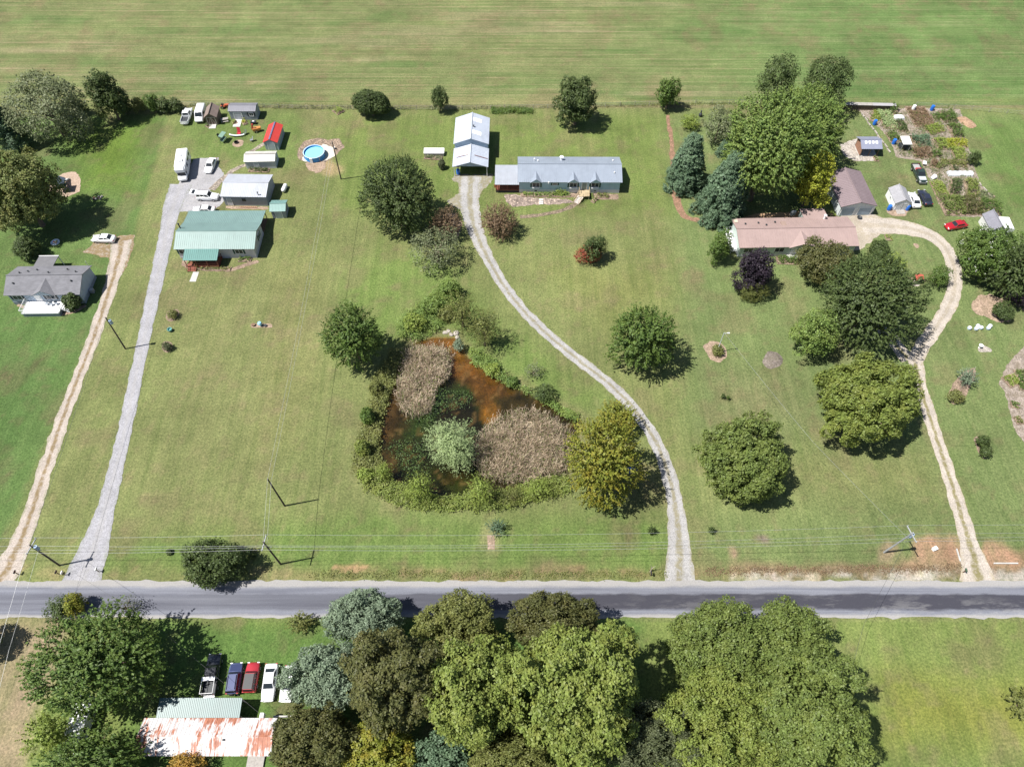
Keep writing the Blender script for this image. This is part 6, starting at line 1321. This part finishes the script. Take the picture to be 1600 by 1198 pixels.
# beehive-like white jars
for i, (x, y, lb) in enumerate(((1513.5, 514, 'leftmost single white pot in the row on the right lawn'), (1524, 515, 'front white pot of the cluster of three on the right lawn'), (1526.5, 511, 'rear white pot of the cluster of three on the right lawn'), (1531.5, 513.5, 'right white pot of the cluster of three on the right lawn'), (1543, 514, 'front one of the right-hand pair of white pots'), (1545.5, 511, 'rear one of the right-hand pair of white pots'))):
    lathe_thing('white_pot', lb, 'pot', (x, y), [(.28, 0), (.36, .3), (.34, .55), (.2, .68), (.03, .72)], pm('pot_white', (.72, .76, .82), .5), ([(.37, .28), (.38, .32), (.36, .36)], 'band', pm('pot_blue', (.25, .4, .65), .5)), group='white pots on the right lawn')
lathe_thing('white_urn', 'white urn at the end of the small lawn bed', 'urn', (1530, 543), [(.2, 0), (.12, .2), (.32, .5), (.38, .75), (.3, .75)], WHITE)
lathe_thing('teal_pot', 'small teal pot between the two shrubs beside the grey drive', 'pot', (266.5, 517), [(.3, 0), (.42, .3), (.45, .6), (.36, .6), (.3, .3)], pm('teal_glaze', (.12, .3, .28), .4))
lathe_thing('light_blue_ball', 'light blue gazing ball in the planter strip on the lawn', 'garden ball', (407.5, 509), [(.15, 0), (.12, .3), (.3, .4), (.42, .7), (.3, 1.), (.05, 1.1)], pm('blue_glass', (.3, .6, .75), .15))
lathe_thing('dark_planter', 'dark planter left of the gazing ball', 'planter', (396.5, 508.5), [(.3, 0), (.36, .35), (.28, .35)], WOODB); lathe_thing('small_planter', 'small dark planter right of the gazing ball', 'planter', (415, 509.5), [(.22, 0), (.3, .3), (.22, .3)], DARK)
p = P(1429.5, 441); o = thing('wishing_well', 'small red-roofed wishing well in the stone ring on the loop lawn', 'wishing well', (p.x, p.y, 0), R(10)); MB().lathe([(.55, 0), (.55, .7), (.42, .7), (.42, .1)], 12).build('well_wall', STONE, o); MB().slab([(-.8, -.7, 1.5), (.8, -.7, 1.5), (.8, 0, 2.), (-.8, 0, 2.)], .06).slab([(-.8, 0, 2.), (.8, 0, 2.), (.8, .7, 1.5), (-.8, .7, 1.5)], .06).build('roof', pm('well_red', (.42, .09, .06), .7), o)
for x in (-.6, .6): MB().box(x, 0, .9, .1, .1, 1.8).build('post', WOODB, o)
# wood piles
for px, lb, w_, cov in (((1335, 171), 'long firewood stack behind the big trees', 10., False), ((1378, 172), 'firewood stack with grey cover beside the garden', 5.5, True)):
    p = P(*px); o = thing('firewood_stack', lb, 'firewood', (p.x, p.y, 0), R(-2)); LOG = pm('log_brown', (.16, .115, .085), .9, .35, 3); me = MB().cyl((0, -.3, 0), (0, .3, 0), .17, .17, 7).mesh('log', LOG); n_ = int(w_ / .36)
    for r_ in range(4):
        for i in range(n_): link('log', me, o, (-w_ / 2 + .2 + i * .36 + (r_ % 2) * .12, 0, .17 + r_ * .3))
    MB().slab([(-w_ / 2, -.45, 1.45), (w_ / 2, -.45, 1.45), (w_ / 2, .45, 1.6), (-w_ / 2, .45, 1.6)], .05).build('cover', pm('grey_tarp', (.32, .31, .32), .6) if cov else WOODG, o)
# mail boxes
def mailbox(px, label, mat=BLACK):
    p = P(*px); o = thing('mailbox', label, 'mailbox', (p.x, p.y, 0)); MB().box(0, 0, .5, .1, .1, 1.).build('post', WOODB, o); q = MB(); q.loft([[(x, y, 1.) for x, y in ((-.1, -.26), (.1, -.26), (.1, .26), (-.1, .26))], [(x, y, 1.15) for x, y in ((-.1, -.26), (.1, -.26), (.1, .26), (-.1, .26))], [(x, y, 1.24) for x, y in ((-.05, -.26), (.05, -.26), (.05, .26), (-.05, .26))]]); q.build('box', mat, o); MB().box(.12, 0, 1.2, .02, .05, .2).build('flag', TAIL, o)
mailbox((93, 897), 'black mailbox left of the grey drive mouth'); mailbox((102, 898), 'white mailbox at the grey drive mouth', WHITE); mailbox((29, 897), 'dark mailbox beside the west drive mouth'); mailbox((1016, 899), 'black mailbox left of the centre drive mouth'); mailbox((1504, 894), 'green mailbox beside the east drive mouth', pm('mail_green', (.05, .1, .06), .5)); mailbox((155, 893), 'small white mailbox right of the grey drive mouth', WHITE)
p = P(1016, 893); o = thing('dead_stump', 'forked dead branch standing behind the centre drive mailbox', 'dead branch', (p.x, p.y, 0)); MB().cyl((0, 0, 0), (.05, .1, 1.2), .1, .07, 6).cyl((.05, .1, 1.2), (.5, .2, 2.), .06, .02, 5).cyl((.05, .1, 1.2), (-.2, .3, 2.1), .06, .02, 5).build('branch', pm('dead_wood', (.35, .3, .25), .9), o)
for a, b_, lb in (((1494, 857), (1500, 877), 'white timber edging at the left of the east drive'), ((1552, 880), (1590, 880), 'pale timber edging at the right of the east drive')):
    p, q_ = P(*a), P(*b_); o = tag(MB().box(0, 0, .1, (q_ - p).length, .2, .2).build('timber_edging', CONC, None, .02), lb, 'edging'); o.location = (p + q_) / 2; o.rotation_euler.z = math.atan2((q_ - p).y, (q_ - p).x)
p = P(1459, 858); o = thing('utility_box', 'small white box on the brick patch by the east drive', 'box', (p.x, p.y, 0), .4); MB().box(0, 0, .25, .7, .5, .5).build('case', WHITE, o, .03); MB().box(0, 0, .53, .76, .56, .06).build('lid', WHITE, o, .02)
p = P(1340, 341); 
for px, lb in (((1342.5, 341), 'low dark fire bowl in front of the double garage'),): lathe_thing('fire_bowl', lb, 'fire bowl', px, [(.25, 0), (.55, .3), (.5, .32), (.2, .12)], DARK)
for i, (x, y) in enumerate(((845.5, 313), (845.5, 316.2), (845.5, 319))):
    p = P(x, y); tag(MB().box(p.x, p.y, .12 + (2 - i) * .02, .9, .32, .2).build('garden_step', pm('pale_step', (.68, .66, .64), .8), None, .02), 'pale garden step in the rock bed, ' + ('top', 'middle', 'bottom')[i] + ' one of three', 'step', 'steps in the rock bed')
p = P(988, 735); o = thing('blue_tarp', 'blue tarpaulin bundle under the golden tree', 'tarp', (p.x, p.y, 0)); MB().loft([[(x, y, 0) for x, y in ((-.9, -.5), (.9, -.6), (1., .5), (-.8, .6))], [(x, y, .5) for x, y in ((-.6, -.3), (.6, -.4), (.7, .3), (-.5, .4))], [(x, y, .65) for x, y in ((-.2, -.1), (.2, -.1), (.2, .1), (-.2, .1))]]).build('tarp', pm('tarp_blue', (.03, .14, .5), .5), o)
# satellite dish, grill behind mauve house
p = P(1238, 336); o = thing('gas_grill', 'white covered grill behind the mauve house', 'grill', (p.x, p.y, 0), .3); MB().box(0, 0, .9, 1.1, .6, .5).build('lid', WHITE, o, .12); MB().box(0, 0, .35, 1., .55, .7).build('cabinet', pm('grill_grey', (.5, .5, .5), .5), o, .03)
p = P(1094, 182); o = thing('chiminea', 'dark chiminea on a sand ring near the lime tree', 'chiminea', (p.x, p.y, 0)); MB().lathe([(.2, 0), (.45, .3), (.4, .7), (.16, 1.), (.14, 1.5), (.2, 1.52)], 10).build('body', DARK, o); MB().box(0, -.4, .45, .3, .1, .25).build('mouth', BLACK, o)
# ---------------- garden rows
def row(label, px0, px1, wd, hgt, mat, seed, n=None, name='plant_row', cat='plants', leaf=.24):
    """raised row of vegetables: one mounded mass of leaves on a straight bed"""
    wd, hgt = wd * (1.8 if px0[0] > 1340 and px0[1] < 345 else 1.1), hgt * 1.35
    a, b_ = P(*px0), P(*px1); d = (b_ - a); L_ = d.length; rs = np.random.RandomState(seed); n = n or int(L_ * wd * 20)
    u = rs.rand(n); v = rs.uniform(-1, 1, n); ux, uy = d.x / L_, d.y / L_; mod = .55 + .7 * fbm(u * L_, v * 2, .9, seed)
    z = hgt * np.sqrt(np.clip(1 - v * v, 0, 1)) * mod * rs.uniform(.35, 1.05, n) + .05
    k = 5; c = np.repeat(np.column_stack([(u - .5) * L_ * ux - v * wd / 2 * uy, (u - .5) * L_ * uy + v * wd / 2 * ux, z]), k, 0) + rs.randn(n * k, 3) * .11
    o = thing(name, label, cat, ((a + b_) / 2).to_tuple()); V = leaves(rs, c, np.tile([0, 0, 1.], (n * k, 1)), leaf, .6, .4); f_ = link('foliage', npmesh('foliage', V, np.arange(len(V)).reshape(-1, 4), mat), o)
    ln = MB().box(0, 0, .08, L_ + .3, wd + .3, .14, math.atan2(d.y, d.x)).build('soil_bed', MULCH, o)
for i, (lb, p0, p1, wd, hg, m) in enumerate([
 ('soft blue-green square of asparagus at the upper left of the garden', (1375, 186), (1395, 186), 4., .6, 'pale'), ('yellow-green herb patch at the top left of the garden', (1362, 180), (1376, 184), 2.6, .4, 'lime'),
 ('tall green corner bush beside the firewood stack', (1390, 172), (1400, 176), 1.6, 1.5, 'green'), ('narrow green plant row beside the path with blue barrel at its foot', (1391, 208), (1399, 222), 1.3, .9, 'green'),
 ('dry brown vegetable plot at the top of the garden', (1422, 183), (1452, 183), 4.2, .35, 'redbrown'), ('small round green plant right of the dry plot', (1463, 180), (1468, 188), 1.5, .8, 'green'), ('tall dark green bean row near the straw pile', (1477, 175), (1485, 192), 1.7, 1.5, 'green'),
 ('dark green leafy row under the white wire hoops', (1404, 190), (1412, 206), 1.2, .8, 'dark'), ('yellow-green squash row in the upper middle of the garden', (1448, 205), (1470, 200), 1.7, .8, 'lime'), ('dense green bush at the right end of the squash row', (1484, 206), (1500, 206), 2.6, 1.5, 'green'),
 ('large blue-green kale patch in the middle of the garden', (1425, 222), (1450, 222), 2.3, 1.2, 'blue'), ('bright lime squash clump right of the kale', (1461, 226), (1476, 226), 2., 1.1, 'lime'), ('long yellow-green pepper row at the right of the garden', (1476, 225), (1508, 225), 1.7, .8, 'yellow'),
 ('dry brown grassy hedge row below the kale', (1427, 241), (1451, 240), 1.7, 1.2, 'redbrown'), ('short dark green row right of the brown hedge', (1459, 237), (1464, 246), 1.2, .9, 'green'), ('scattered yellow-green vegetable patch right of centre', (1488, 240), (1507, 241), 2.5, .7, 'lime'), ('low vine row along the dark netting', (1470, 253), (1510, 258), 1., .5, 'olive'),
 ('reddish flower clump beside the garden path', (1454, 255), (1462, 258), 1.6, .8, 'redbrown'), ('small red-green flower clump right of the path flowers', (1466, 257), (1472, 262), 1.4, .7, 'autumn'), ('grey-green artichoke mound above the row cover', (1488, 265), (1496, 266), 1.2, .8, 'greybig'), ('bright green lettuce row at the lower left of the garden', (1462, 285), (1472, 306), 1.5, .7, 'lime'),
 ('large dark tomato bush in the lower garden', (1484, 292), (1498, 296), 2.8, 1.6, 'dark'), ('yellow-green tomato bush right of the dark one', (1508, 294), (1524, 296), 2.8, 1.5, 'big2'), ('left part of the long mixed hedge at the foot of the garden', (1470, 322), (1500, 322), 3.2, 1.5, 'big'), ('brown-tinged middle part of the long hedge at the foot of the garden', (1500, 323), (1528, 322), 3., 1.5, 'brownish'), ('drooping right end of the long hedge at the foot of the garden', (1530, 322), (1562, 330), 2.6, 1.3, 'green'), ('dry weedy tangle at the lower right corner of the garden', (1530, 302), (1548, 312), 1.6, .5, 'grey'),
 ('bright green groundcover in the edge garden bed', (1572, 598), (1588, 592), 2., .5, 'lime'), ('mixed dark planting at the far right of the edge garden bed', (1594, 580), (1604, 610), 2., .7, 'green'), ('small green clump near the white dish in the edge garden bed', (1580, 632), (1590, 634), 1., .4, 'green'), ('lowest small clump in the edge garden bed', (1588, 652), (1594, 662), .9, .4, 'olive'),
 ('yellow-green flower border under the blue house front windows', (817, 304.5), (890, 305), 1., .5, 'bright'), ('rounded light green shrub row left of the blue house deck', (868, 301), (884, 303), 1.3, 1., 'lime'), ('small planting right of the blue house deck', (932, 306), (950, 307), 1.1, .5, 'olive'), ('dark shrub at the foot of the blue house deck', (926, 313), (930, 315), 1., .9, 'autumn'), ('green foundation planting before the mauve house', (1214, 407), (1244, 408), 1.7, .9, 'green'),
 ('low border plants along the green house porch', (312, 419), (360, 421), .8, .35, 'olive'), ('pale shrub row at the left corner of the green house porch', (296, 410), (312, 417), 1.3, .8, 'bright'), ('clipped low row under the right window of the green house', (374, 406), (392, 406), .9, .6, 'green'), ('green plants along the cream shed front', (390, 266), (420, 267), 1., .6, 'dark'), ('yellow-green flower clump beside the grey shed ramp', (366, 190), (368, 194), .8, .6, 'lime'), ('tall yellow plant right of the grey shed ramp', (381, 190), (384, 195), .8, .8, 'yellow'),
 ('green plant clump at the left of the brown shed front', (324, 196), (328, 198), .9, .6, 'dark'), ('pale grassy clump on the back fence right of the pool', (525, 171), (533, 177), 1.8, .8, 'lime'), ('planting behind the white planter box', (664, 246), (690, 248), 1., .5, 'grey'), ('flowering clump right of the drive head shrub', (1384, 372), (1392, 372), 1.2, .4, 'lime'), ('low clump left of the wishing well', (1424, 433), (1428, 437), .8, .6, 'dark'), ('green clump right of the wishing well', (1438, 436), (1442, 440), .9, .8, 'green'),
 ('red and green shrubs at the pavilion patio corner', (1366, 249), (1371, 249), .8, .5, 'autumn'), ('plants beside the double garage left corner', (1296, 334), (1304, 340), .9, .6, 'lime')]):
    row(lb, p0, p1, wd, hg, LM[m], 900 + i)
# white row cover, wire hoops, bins
p0, p1 = P(1480, 273), P(1518, 272); o = thing('row_cover', 'white fabric row cover in the lower garden', 'row cover', ((p0 + p1) / 2).to_tuple()); L_ = (p1 - p0).length; q = MB(); FAB = pm('white_fabric', (.62, .64, .68), .8, .1)
for i in range(5):
    x0, x1 = -L_ / 2 + i * L_ / 5 + .03, -L_ / 2 + (i + 1) * L_ / 5 - .03
    MB().loft([[(x, .75 * math.cos(a), .75 * math.sin(a) * k) for a in np.linspace(0, math.pi, 7)] for x, k in ((x0, .92), ((x0 + x1) / 2, 1.05), (x1, .92))]).build('cover_segment', FAB, o)
p = P(1404, 185); o = thing('plastic_cloche', 'crumpled white plastic cover at the top of the garden', 'plastic cover', (p.x, p.y, 0)); MB().loft([[(x * k, y * k, z) for x, y in ((-1.3, -.6), (0, -.9), (1.3, -.5), (1.2, .6), (0, .8), (-1.2, .7))] for k, z in ((1, 0), (.85, .5), (.45, .75))]).build('sheet', pm('plastic_white', (.7, .72, .74), .5), o)
p = P(1457, 280); o = thing('white_bin', 'tipped white and blue tub at the garden edge by the pickup', 'tub', (p.x, p.y, 0), .5); MB().lathe([(.4, -.6), (.5, .2), (.52, .5), (.45, .5)], 12).build('tub', WHITE, o); o.children[0].rotation_euler = (0, R(70), 0); o.children[0].location.z = .5; MB().lathe([(.3, 0), (.34, .5), (.28, .5)], 10, (.8, .3, 0)).build('blue_bucket', BB, o)
p = P(1443, 258); o = thing('wheelbarrow', 'white wheelbarrow above the dark pickup', 'wheelbarrow', (p.x, p.y, 0), 1.2); MB().loft([[(x, y, .3) for x, y in ((-.3, -.25), (.4, -.2), (.4, .2), (-.3, .25))], [(x, y, .65) for x, y in ((-.5, -.4), (.65, -.32), (.65, .32), (-.5, .4))]]).build('tray', WHITE, o); wheel(o, .75, 0, .2, .08); MB().cyl((-.4, -.3, .4), (-1.1, -.3, .6), .03, .03, 5).cyl((-.4, .3, .4), (-1.1, .3, .6), .03, .03, 5).build('handles', WOODB, o)
for i, (a, b_, lb) in enumerate((((1346, 178), (1392, 240), 'timber edging along the left side of the vegetable garden'), ((1527, 284), (1552, 312), 'stone edging along the right side of the vegetable garden'))):
    p, q_ = P(*a), P(*b_); d = q_ - p; o = thing('bed_edging', lb, 'edging', p.to_tuple(), math.atan2(d.y, d.x)); n_ = int(d.length / 1.5)
    for k in range(n_): link('edging_piece', MB().box(0, 0, .12, 1.4, .25, .24).mesh('edging_piece', STONE), o, (k * d.length / n_ + .7, .1 * math.sin(k * 2.1), 0), .05 * math.sin(k))

GP = [(1356, 175), (1500, 175), (1502, 214), (1516, 240), (1520, 262), (1530, 290), (1546, 318), (1540, 334), (1486, 334), (1468, 318), (1458, 285), (1446, 262), (1443, 250), (1404, 243), (1396, 222), (1374, 196)]
rs = np.random.RandomState(9)
weeds('garden_weeds', GP, 900, .6, LM['olive'], 'low olive weeds scattered between the vegetable rows', rs, .22, 8, .25)
weeds('garden_weeds', GP, 900, .7, LM['green'], 'low green weeds scattered between the vegetable rows', rs, .22, 9, .25)
weeds('garden_weeds', GP, 400, .5, LM['grey'], 'dry greyish weeds scattered between the vegetable rows', rs, .22, 7, .3)
